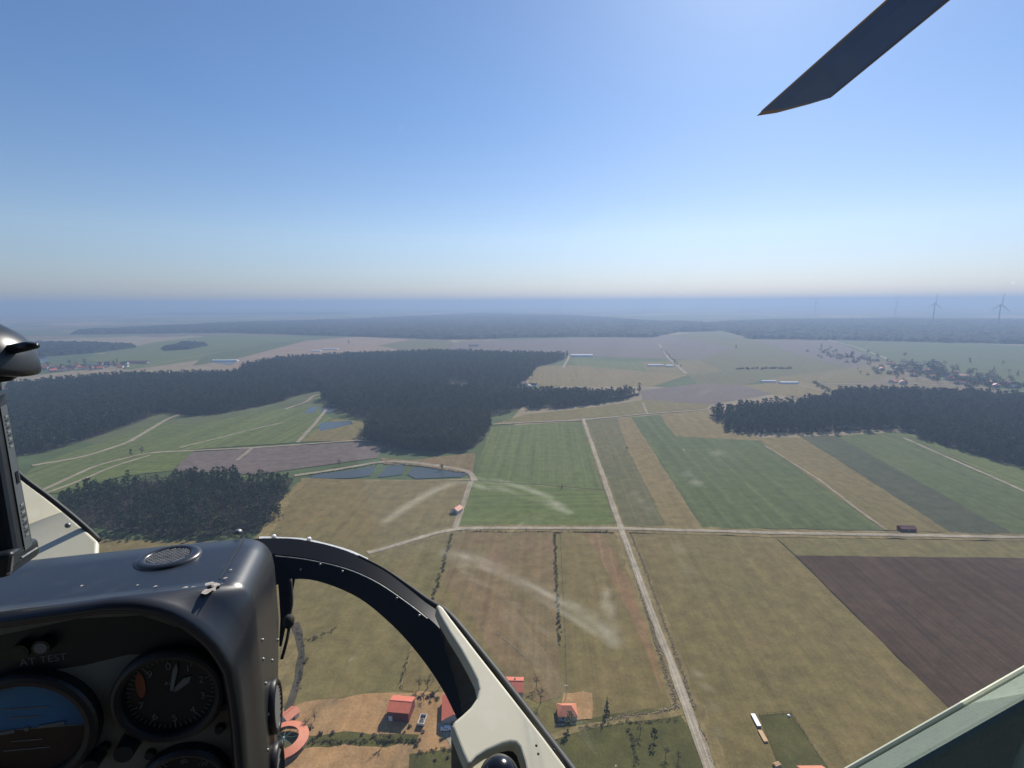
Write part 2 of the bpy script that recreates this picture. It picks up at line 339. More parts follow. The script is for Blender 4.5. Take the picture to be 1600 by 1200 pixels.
def ribbon(px, width, mat, name='road', z=.75, jit=.25, label=None, off=0.):
    P = [G(*q) for q in px]; pts = []
    for a, c in zip(P[:-1], P[1:]):
        k = max(1, min(60, int(np.linalg.norm(c - a) / 8)))
        for j in range(k): pts.append(a + (c - a) * j / k)
    pts.append(P[-1]); pts = np.array(pts)
    for _ in range(3): pts[1:-1] = .25 * pts[:-2] + .5 * pts[1:-1] + .25 * pts[2:]
    v = []; f = []
    for i, p in enumerate(pts):
        t = pts[min(i + 1, len(pts) - 1)] - pts[max(i - 1, 0)]; t /= np.linalg.norm(t) + 1e-9; nn = np.array([-t[1], t[0]])
        for s in (1, -1):
            q = p + nn * off + nn * s * (width / 2 + rng.normal(0, jit)); v.append((q[0], q[1], z))
    for i in range(len(pts) - 1): f.append((2 * i, 2 * i + 1, 2 * i + 3, 2 * i + 2))
    o = structure(name, v, f, mat, label); return o
NS = [(911, 655), (938, 733), (970, 826), (1010, 935), (1055, 1055), (1107, 1200), (1150, 1330)]
EW = [(575, 866), (610, 856), (660, 840), (710, 827), (780, 826), (970, 827), (1210, 834), (1600, 841), (1900, 846)]
ribbon(NS[2:], 13, DRYG, 'verge', .55, .9); ribbon(NS[:3], 7, DRYG, 'verge', .55, .5)
ribbon(EW, 12, DRYG, 'verge', .60, .8)
ribbon(NS, 4.2, GRAVEL, 'road', .80, .3, 'straight pale gravel road running up to the crossroads')
ribbon(EW, 4.4, GRAVEL, 'road', .85, .3, 'pale gravel road crossing the fields')
for off in (-.85, .85): ribbon(NS[2:], .75, RUT, 'wheel_rut', .87, .12, None, off); ribbon(EW[3:], .7, RUT, 'wheel_rut', .91, .12, None, off)
ribbon([(736, 753), (722, 795), (711, 826)], 4.5, TRACKM, 'track', .7)
ribbon([(760, 664), (830, 660), (910, 657), (1000, 648), (1110, 640)], 5, TRACKM, 'track', .7)
ribbon([(1005, 630), (1008, 640), (1012, 647)], 4, TRACKM, 'track', .65)
ribbon([(1412, 685), (1500, 724), (1600, 768), (1700, 812)], 3.5, TRACKM, 'track', .7)
ribbon([(1195, 697), (1280, 750), (1340, 797), (1385, 829)], 2.4, TRACKM, 'track', .66)
ribbon([(50, 728), (130, 715), (200, 692), (262, 655), (280, 648)], 6, TRACKM, 'track', .66)
ribbon([(60, 770), (150, 728), (230, 708), (400, 700), (500, 693), (565, 688), (578, 690)], 5, TRACKM, 'track', .7)
ribbon([(60, 775), (110, 758), (180, 728), (235, 712)], 4, TRACKM, 'track', .65)
ribbon([(280, 700), (350, 683), (400, 670), (445, 660)], 4, TRACKM, 'track', .65)
ribbon([(465, 692), (490, 665), (510, 640)], 5, TRACKM, 'track', .7)
ribbon([(445, 640), (480, 628), (490, 618), (520, 614), (545, 618)], 5, TRACKM, 'track', .7)
ribbon([(370, 720), (385, 708), (395, 700)], 4, TRACKM, 'track', .66)
ribbon([(460, 744), (540, 732), (600, 721), (640, 722), (735, 736), (742, 752)], 6, TRACKM, 'track', .62)
ribbon([(478, 748), (450, 780), (425, 820), (405, 845)], 9, DRYG, 'track', .62, 1.2)
ribbon([(832, 568), (828, 590), (820, 602)], 7, TRACKM, 'track', .7)
ribbon([(880, 575), (888, 560), (890, 556)], 7, TRACKM, 'track', .7)
ribbon([(1030, 538), (1045, 560), (1072, 584)], 8, TRACKM, 'track', .7)
ribbon([(1272, 526), (1330, 540), (1380, 558), (1410, 575)], 9, TRACKM, 'track', .7)
ribbon([(1240, 600), (1290, 612), (1310, 618)], 5, TRACKM, 'track', .7)
ribbon([(1290, 600), (1380, 599), (1480, 602), (1600, 612), (1700, 622)], 6, TRACKM, 'track', .7)
ribbon([(540, 552), (480, 565), (420, 575)], 6, TRACKM, 'track', .7)
ribbon([(225, 573), (260, 566), (310, 556), (400, 540)], 6, TRACKM, 'track', .7)
ribbon([(644, 1012), (632, 1050), (622, 1085)], 1.6, DRYG, 'track', .65)
ribbon([(480, 760), (560, 752), (640, 752), (735, 750)], 4, DRYG, 'track', .62)
ribbon([(735, 1260), (728, 1180), (715, 1150), (690, 1130)], 5, GRAVEL, 'track', .72)
ribbon([(860, 1155), (880, 1140), (930, 1133), (1000, 1128), (1072, 1112)], 3, DRYG, 'track', .7)
ribbon([(460, 975), (472, 1005), (473, 1040), (462, 1085), (450, 1112)], 3.5, HEATHER, 'track', .7)

WATER = bpy.data.materials.new('pond_water'); WATER.use_nodes = True
b = WATER.node_tree.nodes['Principled BSDF']; b.inputs['Base Color'].default_value = (.060, .066, .060, 1); b.inputs['Roughness'].default_value = .2; b.inputs['Specular IOR Level'].default_value = .12
_n = WATER.node_tree.nodes.new('ShaderNodeTexNoise'); _n.inputs['Scale'].default_value = 1.4; _n.inputs['Detail'].default_value = 3
_g = WATER.node_tree.nodes.new('ShaderNodeNewGeometry'); WATER.node_tree.links.new(_g.outputs['Position'], _n.inputs['Vector'])
_b = WATER.node_tree.nodes.new('ShaderNodeBump'); _b.inputs['Strength'].default_value = .12; _b.inputs['Distance'].default_value = .1
WATER.node_tree.links.new(_n.outputs[0], _b.inputs['Height']); WATER.node_tree.links.new(_b.outputs[0], b.inputs['Normal'])
ZF[0] = .60
for px, lab in [([(478, 748), (500, 741), (545, 736), (588, 729), (578, 744), (545, 748)], 'grey fish pond beside the ploughed field'),
           ([(604, 730), (634, 725), (628, 742), (600, 746), (590, 746)], 'small dark blue fish pond'),
           ([(636, 742), (650, 730), (700, 736), (730, 741), (722, 746), (650, 749)], 'long dark fish pond below the dark wood'),
           ([(497, 668), (503, 661), (548, 658), (552, 663), (518, 671), (500, 674)], 'sky blue pond at the forest edge'),
           ([(505, 634), (536, 628), (534, 640), (512, 647), (500, 644)], None),
           ([(474, 645), (486, 637), (498, 636), (490, 646)], None),
           ([(20, 565), (50, 556), (80, 560), (60, 571), (20, 576)], None),
           ([(330, 566), (360, 561), (374, 563), (360, 570)], None)]:
    field(px, WATER, 'pond', .5, lab, 10.)

# ------------------------------------------------------------------ trees
def leaf_quads(c, size, r, up=0.35):
    """one leaf clump face of about the given size, turned at random"""
    n = r.normal(size=3) + np.array([0, 0, up]); n /= np.linalg.norm(n)
    a = np.cross(n, r.normal(size=3)); a /= np.linalg.norm(a) + 1e-9; bb = np.cross(n, a)
    s1 = size * r.uniform(.6, 1.2); s2 = size * r.uniform(.5, 1.0)
    return [c + a * s1, c + bb * s2 + n * size * .2, c - a * s1 * .9, c - bb * s2]
def pine_mesh(seed, hh=18., spruce=False, n=280):
    r = np.random.default_rng(seed); v = []; f = []
    if spruce:
        for i in range(n):
            t = 1 - r.random() ** .62; z = hh * (.12 + .88 * t); R = 2.7 * (1 - t) + .15; a = r.random() * 2 * PI; q = R * (r.random() ** .4)
            c = np.array([q * math.cos(a), q * math.sin(a), z - q * .25]); k = len(v); v += leaf_quads(c, .75 * (1 - .4 * t), r, .6); f.append((k, k + 1, k + 2, k + 3))
    else:
        cl = []
        for i in range(24):
            t = r.uniform(.30, .98); R = 3.35 * math.sqrt(max(.05, 1 - ((t - .55) / .50) ** 2)); a = r.random() * 2 * PI; q = R * r.uniform(.2, 1)
            cl.append((np.array([q * math.cos(a), q * math.sin(a), hh * t]), r.uniform(.55, 1.05)))
        for i in range(n):
            c, s = cl[r.integers(len(cl))]; p = c + r.normal(0, s * .62, 3) * np.array([1, 1, .7]); k = len(v); v += leaf_quads(p, .74, r, .7); f.append((k, k + 1, k + 2, k + 3))
    tm = MB(); lean = r.normal(0, .25, 2)
    tm.tube([(0, 0, -.1), (lean[0] * .4, lean[1] * .4, hh * .5), (lean[0], lean[1], hh * .93)], [.24, .17, .05], 6)
    if not spruce:
        for i in range(7):
            z = hh * r.uniform(.45, .85); a = r.random() * 2 * PI; L = r.uniform(1.2, 2.2)
            tm.tube([(0, 0, z), (L * math.cos(a), L * math.sin(a), z + r.uniform(.3, 1.1))], [.07, .02], 3, False)
    return (v, f), (tm.v, tm.f)
def bare_mesh(seed, hh=14., n=230):
    r = np.random.default_rng(seed); tm = MB(); v = []; f = []
    tm.tube([(0, 0, -.1), (.1, .1, hh * .35), (.2, 0, hh * .7)], [.26, .18, .06], 6); tips = []
    for i in range(11):
        z = hh * r.uniform(.25, .62); a = r.random() * 2 * PI; L = r.uniform(1.8, 3.4); e = np.array([L * math.cos(a), L * math.sin(a), z + L * r.uniform(.6, 1.4)]); e[2] = min(e[2], hh)
        tm.tube([(0, 0, z), (e[0] * .5, e[1] * .5, z * .55 + e[2] * .45), e], [.11, .07, .03], 4, False); tips.append((np.array([0, 0, z]), e))
    for i in range(n):
        s, e = tips[r.integers(len(tips))]; p = s + (e - s) * r.uniform(.35, 1.1); d = r.normal(size=3) + np.array([0, 0, .6]); d /= np.linalg.norm(d); L = r.uniform(.7, 1.7)
        w = np.cross(d, r.normal(size=3)); w /= np.linalg.norm(w) + 1e-9; ww = r.uniform(.05, .13); k = len(v)
        v += [p - w * ww, p + w * ww, p + d * L]; f.append((k, k + 1, k + 2))
    return (v, f), (tm.v, tm.f)
def bush_mesh(seed, n=60, rr=1.3, hh=1.8, size=.33, up=1.0):
    r = np.random.default_rng(seed); v = []; f = []
    for i in range(n):
        d = r.normal(size=3); d /= np.linalg.norm(d); d[2] = abs(d[2]); q = r.random() ** .4; c = np.array([d[0] * rr * q, d[1] * rr * q, .1 + d[2] * hh * q]); k = len(v)
        v += leaf_quads(c, size, r, up); f.append((k, k + 1, k + 2, k + 3))
    return v, f
def joined(name, parts):
    """one template mesh with several materials"""
    me = bpy.data.meshes.new(name); v = []; f = []; mi = []
    for k, ((pv, pf), mt) in enumerate(parts):
        n = len(v); v += [tuple(map(float, p)) for p in pv]; f += [tuple(i + n for i in q) for q in pf]; mi += [k] * len(pf); me.materials.append(mt)
    me.from_pydata(v, [], f); me.polygons.foreach_set('material_index', mi); me.update(); return me
def template(prefix, meshes):
    c = bpy.data.collections.new(prefix)
    for i, me in enumerate(meshes):
        c.objects.link(bpy.data.objects.new('%s_%02d' % (prefix, i), me))
    return c
PINES = [pine_mesh(s, 17 + (s % 3)) for s in range(5)]; SPR = [pine_mesh(20 + s, 19, True, 190) for s in range(2)]; BARE = [bare_mesh(40 + s, 13 + s) for s in range(3)]
conifer_t = template('conifer_template', [joined('conifer', [(c, PINE_L), (t, BARK)]) for c, t in PINES] + [joined('conifer', [(c, SPRUCE_L), (t, BARK)]) for c, t in SPR] + [joined('leafless', [(c, TWIG_L), (t, BARK)]) for c, t in BARE])
NCON = 7; NALL = 10
bush_t = template('bush_template', [joined('bush', [(bush_mesh(60 + s), BUSH_L)]) for s in range(3)] + [joined('bush', [(bush_mesh(70 + s, 50, 1.4, 2.4), TWIG_L)]) for s in range(2)])
tuft_t = template('tuft_template', [joined('tuft', [(bush_mesh(80 + s, 12, .5, .4, .22, 2.5), TUFT_L)]) for s in range(3)])

def scatter(name, P, idx, rot, scl, coll, label=None, cat=None, z=.1, group=None):
    me = bpy.data.meshes.new(name); n = len(P)
    me.from_pydata([(float(p[0]), float(p[1]), z) for p in P], [], [])
    for nm, ty, dat in (('idx', 'INT', idx), ('rot', 'FLOAT', rot), ('scl', 'FLOAT', scl)):
        a = me.attributes.new(nm, ty, 'POINT'); a.data.foreach_set('value', np.asarray(dat, dtype=np.int32 if ty == 'INT' else np.float32))
    o = bpy.data.objects.new(name, me); COL.objects.link(o); tag(o, label, cat, group, 'stuff')
    ng = bpy.data.node_groups.new(name, 'GeometryNodeTree'); ng.interface.new_socket('Geometry', in_out='INPUT', socket_type='NodeSocketGeometry'); ng.interface.new_socket('Geometry', in_out='OUTPUT', socket_type='NodeSocketGeometry')
    N = ng.nodes; L = ng.links; gi = N.new('NodeGroupInput'); go = N.new('NodeGroupOutput'); ip = N.new('GeometryNodeInstanceOnPoints'); ci = N.new('GeometryNodeCollectionInfo')
    ci.inputs['Collection'].default_value = coll; ci.inputs['Separate Children'].default_value = True; ci.inputs['Reset Children'].default_value = True
    def at(nm, ty):
        q = N.new('GeometryNodeInputNamedAttribute'); q.data_type = ty; q.inputs['Name'].default_value = nm; return q.outputs['Attribute']
    cx = N.new('ShaderNodeCombineXYZ'); L.new(at('rot', 'FLOAT'), cx.inputs['Z'])
    L.new(gi.outputs[0], ip.inputs['Points']); L.new(ci.outputs[0], ip.inputs['Instance']); ip.inputs['Pick Instance'].default_value = True
    L.new(at('idx', 'INT'), ip.inputs['Instance Index']); L.new(cx.outputs[0], ip.inputs['Rotation']); L.new(at('scl', 'FLOAT'), ip.inputs['Scale']); L.new(ip.outputs[0], go.inputs[0])
    md = o.modifiers.new('scatter', 'NODES'); md.node_group = ng
    return o

def inside(P, poly):
    P = np.asarray(P); x, y = P[:, 0], P[:, 1]; poly = np.asarray(poly); r = np.zeros(len(P), bool); n = len(poly)
    for i in range(n):
        x0, y0 = poly[i]; x1, y1 = poly[(i + 1) % n]
        c = ((y0 > y) != (y1 > y)); r ^= c & (x < (x1 - x0) * (y - y0) / (y1 - y0 + 1e-12) + x0)
    return r
def fill_points(poly, s):
    poly = np.asarray(poly); lo = poly.min(0); hi = poly.max(0)
    xs = np.arange(lo[0], hi[0], s); ys = np.arange(lo[1], hi[1], s * .87); X, Y = np.meshgrid(xs, ys); X = X + (np.arange(len(ys)) % 2)[:, None] * s * .5
    P = np.c_[X.ravel(), Y.ravel()] + rng.uniform(-.36, .36, (X.size, 2)) * s
    return P[inside(P, poly)]
def smooth_noise(P, wl, seed):
    r = np.random.default_rng(seed); o = np.zeros(len(P))
    for i in range(6):
        a = r.random() * 2 * PI; k = 2 * PI / (wl * r.uniform(.6, 1.7)); o += np.sin((P[:, 0] * math.cos(a) + P[:, 1] * math.sin(a)) * k + r.random() * 7)
    return o / 6
def wood_poly(near, far, top=17.): return [G(x, y) for x, y in near] + [G(x, y, top) for x, y in far]
INDIV = []                                   # trees built one by one: (x, y, variant, scale, wood)
def wood(name, near, far, s, bare, label, keep_from=None, n_indiv=0, hs=1.0, top=17., clear=None):
    poly = wood_poly(near, far, top); P = fill_points(rough_poly(poly, 9, 4.0), s); n = len(P)
    if clear is not None:
        for cp in clear: P = P[~inside(P, [G(*q, 8.) for q in cp])]
        n = len(P)
    gap = smooth_noise(P, 75, len(label)) + .6 * smooth_noise(P, 28, len(label) + 5); P = P[gap > -.62]; n = len(P)
    nz = smooth_noise(P, 95, len(label) + 1); isb = rng.random(n) < np.clip(bare + nz * .55, 0, 1)
    idx = np.where(isb, rng.integers(NCON, NALL, n), np.where(rng.random(n) < .08, rng.integers(5, 7, n), rng.integers(0, 5, n)))
    scl = hs * (rng.uniform(.66, 1.16, n) + .14 * smooth_noise(P, 60, 3)); rot = rng.random(n) * 6.28
    if n_indiv:
        d = np.hypot(P[:, 0], P[:, 1]); o = np.argsort(d)[:n_indiv]; msk = np.zeros(n, bool); msk[o] = True
        # only those inside the picture
        for i in o: INDIV.append((P[i, 0], P[i, 1], int(idx[i]), float(scl[i]), name))
        P, idx, scl, rot = P[~msk], idx[~msk], scl[~msk], rot[~msk]
    scatter(name, P, idx, rot, scl, conifer_t, label, 'forest')
    # the floor under it
    ZF[0] = .40; p = [tuple(q) for q in poly]
    bm = bmesh.new(); fc = bm.faces.new([bm.verts.new((x, y, ZF[0])) for x, y in p]); bm.normal_update()
    if fc.normal.z < 0: fc.normal_flip()
    bmesh.ops.triangulate(bm, faces=[fc]); me = bpy.data.meshes.new('forest_floor'); bm.to_mesh(me); bm.free(); tag(link('forest_floor', me, WOODFLOOR), kind='structure')
    return len(P)
cnt = 0
cnt += wood('near_wood', [(88, 800), (105, 818), (250, 838), (330, 838), (408, 832), (432, 796), (458, 752)], [(455, 738), (400, 736), (330, 733), (300, 731), (200, 742), (110, 757)], 4.6, .58, 'mixed wood of pines and grey leafless trees beyond the console', n_indiv=110, hs=.72, top=10.)
cnt += wood('pond_wood', [(574, 688), (610, 699), (640, 703), (700, 706), (738, 702), (757, 686), (764, 668)], [(760, 646), (690, 642), (640, 638), (575, 648)], 4.6, .15, 'compact dark wood standing above the fish ponds', n_indiv=70)
cnt += wood('forest', [(5, 712), (72, 707), (140, 686), (205, 664), (256, 643), (300, 650), (360, 644), (430, 630), (470, 617), (520, 607), (545, 604)], [(545, 575), (365, 578), (200, 580), (15, 594)], 6.0, .08, 'broad pine forest below the red roofed village', n_indiv=30)
cnt += wood('forest', [(524, 636), (560, 654), (600, 655), (700, 657), (770, 652), (800, 643), (824, 634), (836, 618)], [(822, 600), (700, 598), (560, 596), (500, 608)], 6.0, .2, 'pine forest directly behind the compact pond wood', clear=[[(700, 596), (730, 598), (728, 606), (702, 606)]])
cnt += wood('forest', [(367, 598), (540, 612), (700, 612), (812, 604), (840, 574), (882, 562)], [(886, 549), (800, 548), (690, 545), (560, 549), (440, 555), (377, 567)], 7.2, .05, 'pine forest reaching up to the sandy field', clear=[[(700, 590), (735, 592), (732, 606), (702, 606)]])
cnt += wood('wood_tongue', [(828, 638), (880, 637), (940, 631), (985, 622), (999, 614)], [(999, 603), (950, 607), (900, 605), (850, 603), (822, 607)], 5.5, .12, 'narrow tongue of pines pointing into the fields', n_indiv=20)
cnt += wood('crop_wood', [(1108, 648), (1150, 676), (1260, 676), (1400, 670), (1450, 688), (1520, 710), (1580, 726), (1640, 735), (1780, 748)], [(1780, 625), (1600, 612), (1400, 602), (1310, 605), (1300, 615), (1210, 622), (1110, 633)], 6.0, .04, 'large dark pine wood above the green crop strips', n_indiv=50)

# one-by-one trees on the near rims of the woods
WL = {'near_wood': ('near rim of the mixed wood beyond the console', 'trees on the near rim of the mixed wood'),
      'pond_wood': ('near edge of the compact wood above the fish ponds', 'trees on the edge of the pond wood'),
      'forest': ('meadow edge of the broad forest below the village', 'trees on the edge of the broad forest'),
      'wood_tongue': ('edge of the narrow tongue of pines', 'trees on the edge of the pine tongue'),
      'crop_wood': ('edge of the large wood above the green crop strips', 'trees on the edge of the crop wood')}
TREE_MESH = []
for i, (c, t) in enumerate(PINES + SPR + BARE):
    lm = PINE_L if i < 5 else SPRUCE_L if i < 7 else TWIG_L
    a = mesh_of('crown', *c); a.materials.append(lm); bb = mesh_of('trunk', *t); bb.materials.append(BARK); TREE_MESH.append((a, bb))
def tree(x, y, idx, scl, label, group, z=.1, wide=1.1):
    nm = 'pine_tree' if idx < 5 else 'spruce_tree' if idx < 7 else 'leafless_tree'
    o = thing(nm, (x, y, z), rng.random() * 6.28, label, 'tree', group); o.scale = (scl * wide, scl * wide, scl)
    link('trunk', TREE_MESH[idx][1], None, o); link('crown', TREE_MESH[idx][0], None, o); return o
for x, y, idx, scl, w in INDIV:
    kind = 'dark pine' if idx < 5 else 'pointed dark spruce' if idx < 7 else 'grey leafless tree'
    tree(x, y, idx, scl, '%s on the %s' % (kind, WL[w][0]), WL[w][1] + ', ' + kind)

# far woods as canopy relief
CANOPY = field_mat('far_canopy', (.010, .018, .012), (.016, .025, .015), (.026, .03, .02), row=12, rowamp=0.07, big=120, blotch=1.2)
def canopy(near, far, cell, label, hh=17., pts=None):
    poly = np.array(pts if pts is not None else wood_poly(near, far, hh)); lo = poly.min(0) - cell; hi = poly.max(0) + cell
    nx = int((hi[0] - lo[0]) / cell) + 1; ny = int((hi[1] - lo[1]) / cell) + 1
    cx, cy = np.meshgrid(lo[0] + (np.arange(nx) + .5) * cell, lo[1] + (np.arange(ny) + .5) * cell)
    C = np.c_[cx.ravel(), cy.ravel()]; wob = C + np.c_[smooth_noise(C, 180, 1), smooth_noise(C, 180, 2)] * cell * 1.5
    ins = inside(wob, poly).reshape(ny, nx)
    pad = np.zeros((ny + 2, nx + 2), bool); pad[1:-1, 1:-1] = ins
    allin = pad[:-1, :-1] & pad[1:, :-1] & pad[:-1, 1:] & pad[1:, 1:]; anyin = pad[:-1, :-1] | pad[1:, :-1] | pad[:-1, 1:] | pad[1:, 1:]
    ids = -np.ones((ny + 1, nx + 1), int); ids[anyin] = np.arange(anyin.sum())
    jy, jx = np.nonzero(anyin); jit = rng.uniform(-.3, .3, (len(jy), 2)) * cell
    z = np.where(allin[jy, jx], hh * rng.uniform(.35, 1.15, len(jy)), .1)
    v = np.c_[lo[0] + jx * cell + jit[:, 0], lo[1] + jy * cell + jit[:, 1], z]
    qy, qx = np.nonzero(ins); f = np.c_[ids[qy, qx], ids[qy, qx + 1], ids[qy + 1, qx + 1], ids[qy + 1, qx]]
    o = obj('forest', v, f, CANOPY); tag(o, label, 'forest', None, 'stuff')
canopy([(110, 523), (350, 520), (560, 526), (700, 531), (860, 527), (1020, 527), (1062, 519)], [(1062, 502), (900, 492), (760, 488), (560, 497), (350, 503), (120, 514)], 15, 'long dark blue forest band across the plain')
canopy([(1000, 525), (1062, 519), (1130, 517), (1172, 530), (1300, 531), (1500, 536), (1750, 542)], [(1750, 500), (1400, 496), (1200, 498), (1100, 502), (1040, 500)], 14, 'hazy blue forest in front of the wind turbines')
canopy([(20, 562), (60, 558), (150, 551), (214, 543)], [(210, 535), (120, 532), (10, 532)], 11, 'dark rounded wood behind the red roofed village', 15)
canopy([(249, 549), (300, 546), (326, 539)], [(322, 533), (285, 532), (255, 540)], 9, 'small oval copse in the pale meadow', 13)
r2 = np.random.default_rng(11)
for i, (x0, x1, y) in enumerate([(0, 420, 486), (30, 300, 478), (420, 900, 483), (560, 1240, 476.5), (1000, 1660, 479), (1240, 1700, 486), (-60, 640, 473.5), (700, 1700, 470.5), (200, 520, 492)]):
    a = G(x0, y + (400 - x0) * .005); c = G(x1, y + (400 - x1) * .005); d = (c - a); n = np.array([-d[1], d[0]]) / np.linalg.norm(d); w = np.linalg.norm(a + c) / 2 * .13
    ts = np.linspace(0, 1, 14); near = [a + d * t + n * r2.uniform(0, .45) * w for t in ts]; far = [a + d * t + n * (w + r2.uniform(-.3, .3) * w) for t in ts[::-1]]
    canopy(None, None, max(28, w / 28), 'far strip of woodland fading into the haze', 20, near + far)

# ------------------------------------------------------------------ scrub, hedges, verges
def along(px, step, spread):
    P = [G(*q) for q in px]; out = []
    for a, c in zip(P[:-1], P[1:]):
        L = np.linalg.norm(c - a); k = max(1, int(L / step)); d = (c - a) / L; n = np.array([-d[1], d[0]])
        for j in range(k): out.append(a + d * (j + rng.random()) * L / k + n * rng.normal(0, spread))
    return np.array(out)
def hedge(px, step, spread, smin, smax, label, var=(0, 5), grp=None):
    P = along(px, step, spread); n = len(P)
    scatter('hedge', P, rng.integers(var[0], var[1], n), rng.random(n) * 6.28, rng.uniform(smin, smax, n), bush_t, label, 'hedge', .15)
hedge([(866, 834), (870, 920), (874, 1010)], 1.1, .55, .35, .8, 'dark brush line along the fence between two meadows', (2, 5))
hedge([(706, 834), (698, 865), (688, 900), (675, 940)], 1.1, .6, .35, .85, 'dark brush line dropping from the gravel road bend', (2, 5))
hedge([(712, 831), (800, 832), (900, 832), (958, 833)], 1.6, .7, .25, .7, 'low leafless scrub under the gravel road', (1, 5))
hedge([(985, 834), (1090, 832), (1200, 838)], 3.5, .6, .15, .4, 'thin dry scrub on the southern road edge', (2, 5))
hedge([(641, 1020), (634, 1045), (624, 1080)], .9, .4, .3, .6, 'narrow dark hedge climbing from the red shed', (1, 5))
hedge([(470, 1160), (540, 1162), (600, 1160), (655, 1162)], .8, .7, .4, .9, 'thick green hedge across the sandy yard', (0, 3))
hedge([(650, 1180), (690, 1174), (718, 1176)], .9, .5, .4, .8, 'short hedge beside the yard drive', (0, 4))
hedge([(905, 1140), (970, 1132), (1062, 1128)], 1.0, .5, .35, .75, 'dark garden hedge beside the mown grass', (1, 5))
hedge([(982, 1140), (990, 1170), (1000, 1220)], 1.1, .5, .4, .8, 'garden hedge between lawn and orchard', (0, 5))
hedge([(455, 975), (472, 1003), (475, 1040), (464, 1085)], 1.3, .8, .3, .75, 'curved belt of grey scrub round the old paddock', (2, 5))
hedge([(478, 1003), (505, 992), (528, 980)], 1.2, 1.2, .4, .9, 'short belt of grey scrub running into the meadow', (2, 5))
hedge([(600, 722), (640, 728), (690, 735), (728, 740)], 2.0, .8, .5, .9, 'dark reed fringe above the long pond', (2, 5))
hedge([(480, 744), (540, 734), (588, 727)], 2.4, .8, .4, .8, 'reed fringe above the grey pond', (2, 5))
hedge([(1035, 545), (1060, 572)], 14, 3, 1.2, 2.2, 'sparse bushes along the pale far track', (0, 5))
hedge([(1272, 598), (1300, 614)], 6, 4, 1.6, 3.0, 'blue grey bushes leading to the right hand wood', (0, 5))
hedge([(110, 838), (200, 842), (300, 843), (400, 838)], 1.6, 3.5, .7, 1.4, 'sunlit green scrub in front of the near wood', (0, 3))
hedge([(1150, 577), (1190, 576), (1236, 576)], 3.2, 5, 1.6, 3.2, 'low grey copse in the hazy fields', (0, 5))
rb_ = np.random.default_rng(21); P = []
for cx, cy, sx_, sy_, n_ in ((1395, 578, 22, 5, 30), (1440, 576, 24, 7, 55), (1470, 585, 22, 6, 50), (1520, 594, 26, 6, 60), (1570, 602, 22, 4, 40), (1320, 556, 22, 2.5, 26), (1285, 549, 14, 2, 14), (1340, 563, 16, 3, 20)):
    P += [G(cx + rb_.normal(0, sx_), max(540, cy + rb_.normal(0, sy_))) for _ in range(n_)]
n = len(P); scatter('tree_belt', P, rb_.integers(0, 5, n), rb_.random(n) * 6.28, rb_.uniform(2.4, 5.2, n), bush_t, 'loose blue grey tree belt round the hazy village', 'trees', .1)
P = np.vstack([along([(978, 850), (1006, 940), (1030, 1020), (1052, 1085), (1058, 1108)], .16, .55), along([(985, 834), (1012, 900), (1062, 1040), (1085, 1110)], .28, .35),
               along([(945, 1128), (990, 1120), (1040, 1113), (1062, 1105)], .16, .5), along([(1090, 1130), (1112, 1195)], .3, .4), along([(735, 760), (713, 822)], .9, .5)])
n = len(P); scatter('dry_grass', P, rng.integers(0, 3, n), rng.random(n) * 6.28, rng.uniform(.5, 1.5, n), tuft_t, 'pale dry grass tufts lining the gravel road', 'grass', .3)

# lone trees
for px, py, idx, s, lab in [
    (948, 1118, 6, .45, 'dark bushy evergreen beside the hip roofed house'), (890, 1138, 1, .42, 'olive tree in front of the hip roofed house'),
    (878, 764, 6, .30, 'small dark bush alone in the bright green meadow'), (979, 705, 8, .5, 'lone tree on the grey green stubble strip'),
    (222, 711, 9, .85, 'lone grey tree beside the meadow track junction'), (205, 713, 3, .5, 'low dark tree beside the meadow track'),
    (690, 736, 0, .45, 'small tree on the bank of the long pond'), (668, 1078, 9, .55, 'leafless tree behind the red shed'),
    (690, 1072, 8, .7, 'tall leafless tree beside the hidden red roof'), (655, 1078, 7, .55, 'leafless tree left of the yard woodpile'),
    (662, 1097, 7, .38, 'small leafless shrub tree above the farm trailer'), (845, 1100, 8, .6, 'grey leafless tree between the two red roofs'),
    (838, 1075, 9, .55, 'grey leafless tree beside the long red roof'), (1022, 1160, 3, .35, 'dark garden tree on the mown grass'),
    (1040, 1185, 7, .5, 'leafless garden tree near the gravel road'), (1000, 1150, 8, .42, 'leafless orchard tree behind the garden hedge'),
    (478, 1140, 7, .5, 'leafless tree beside the round pen'), (492, 1128, 9, .4, 'small bare tree behind the round pen'),
    (600, 1166, 9, .5, 'bare tree rising from the yard hedge'), (1060, 1190, 8, .35, 'small bare tree on the road edge of the garden'),
    (530, 728, 8, .6, 'bare tree on the reed bank above the grey pond'), (1283, 545, 2, 1.0, 'lone tree in the far mauve field'),
    (1150, 545, 2, .8, 'lone bush in the far stubble'), (545, 538, 2, .9, 'lone dark tree in the far sandy field')]:
    p = G(px, py); tree(p[0], p[1], idx, s, lab, None)

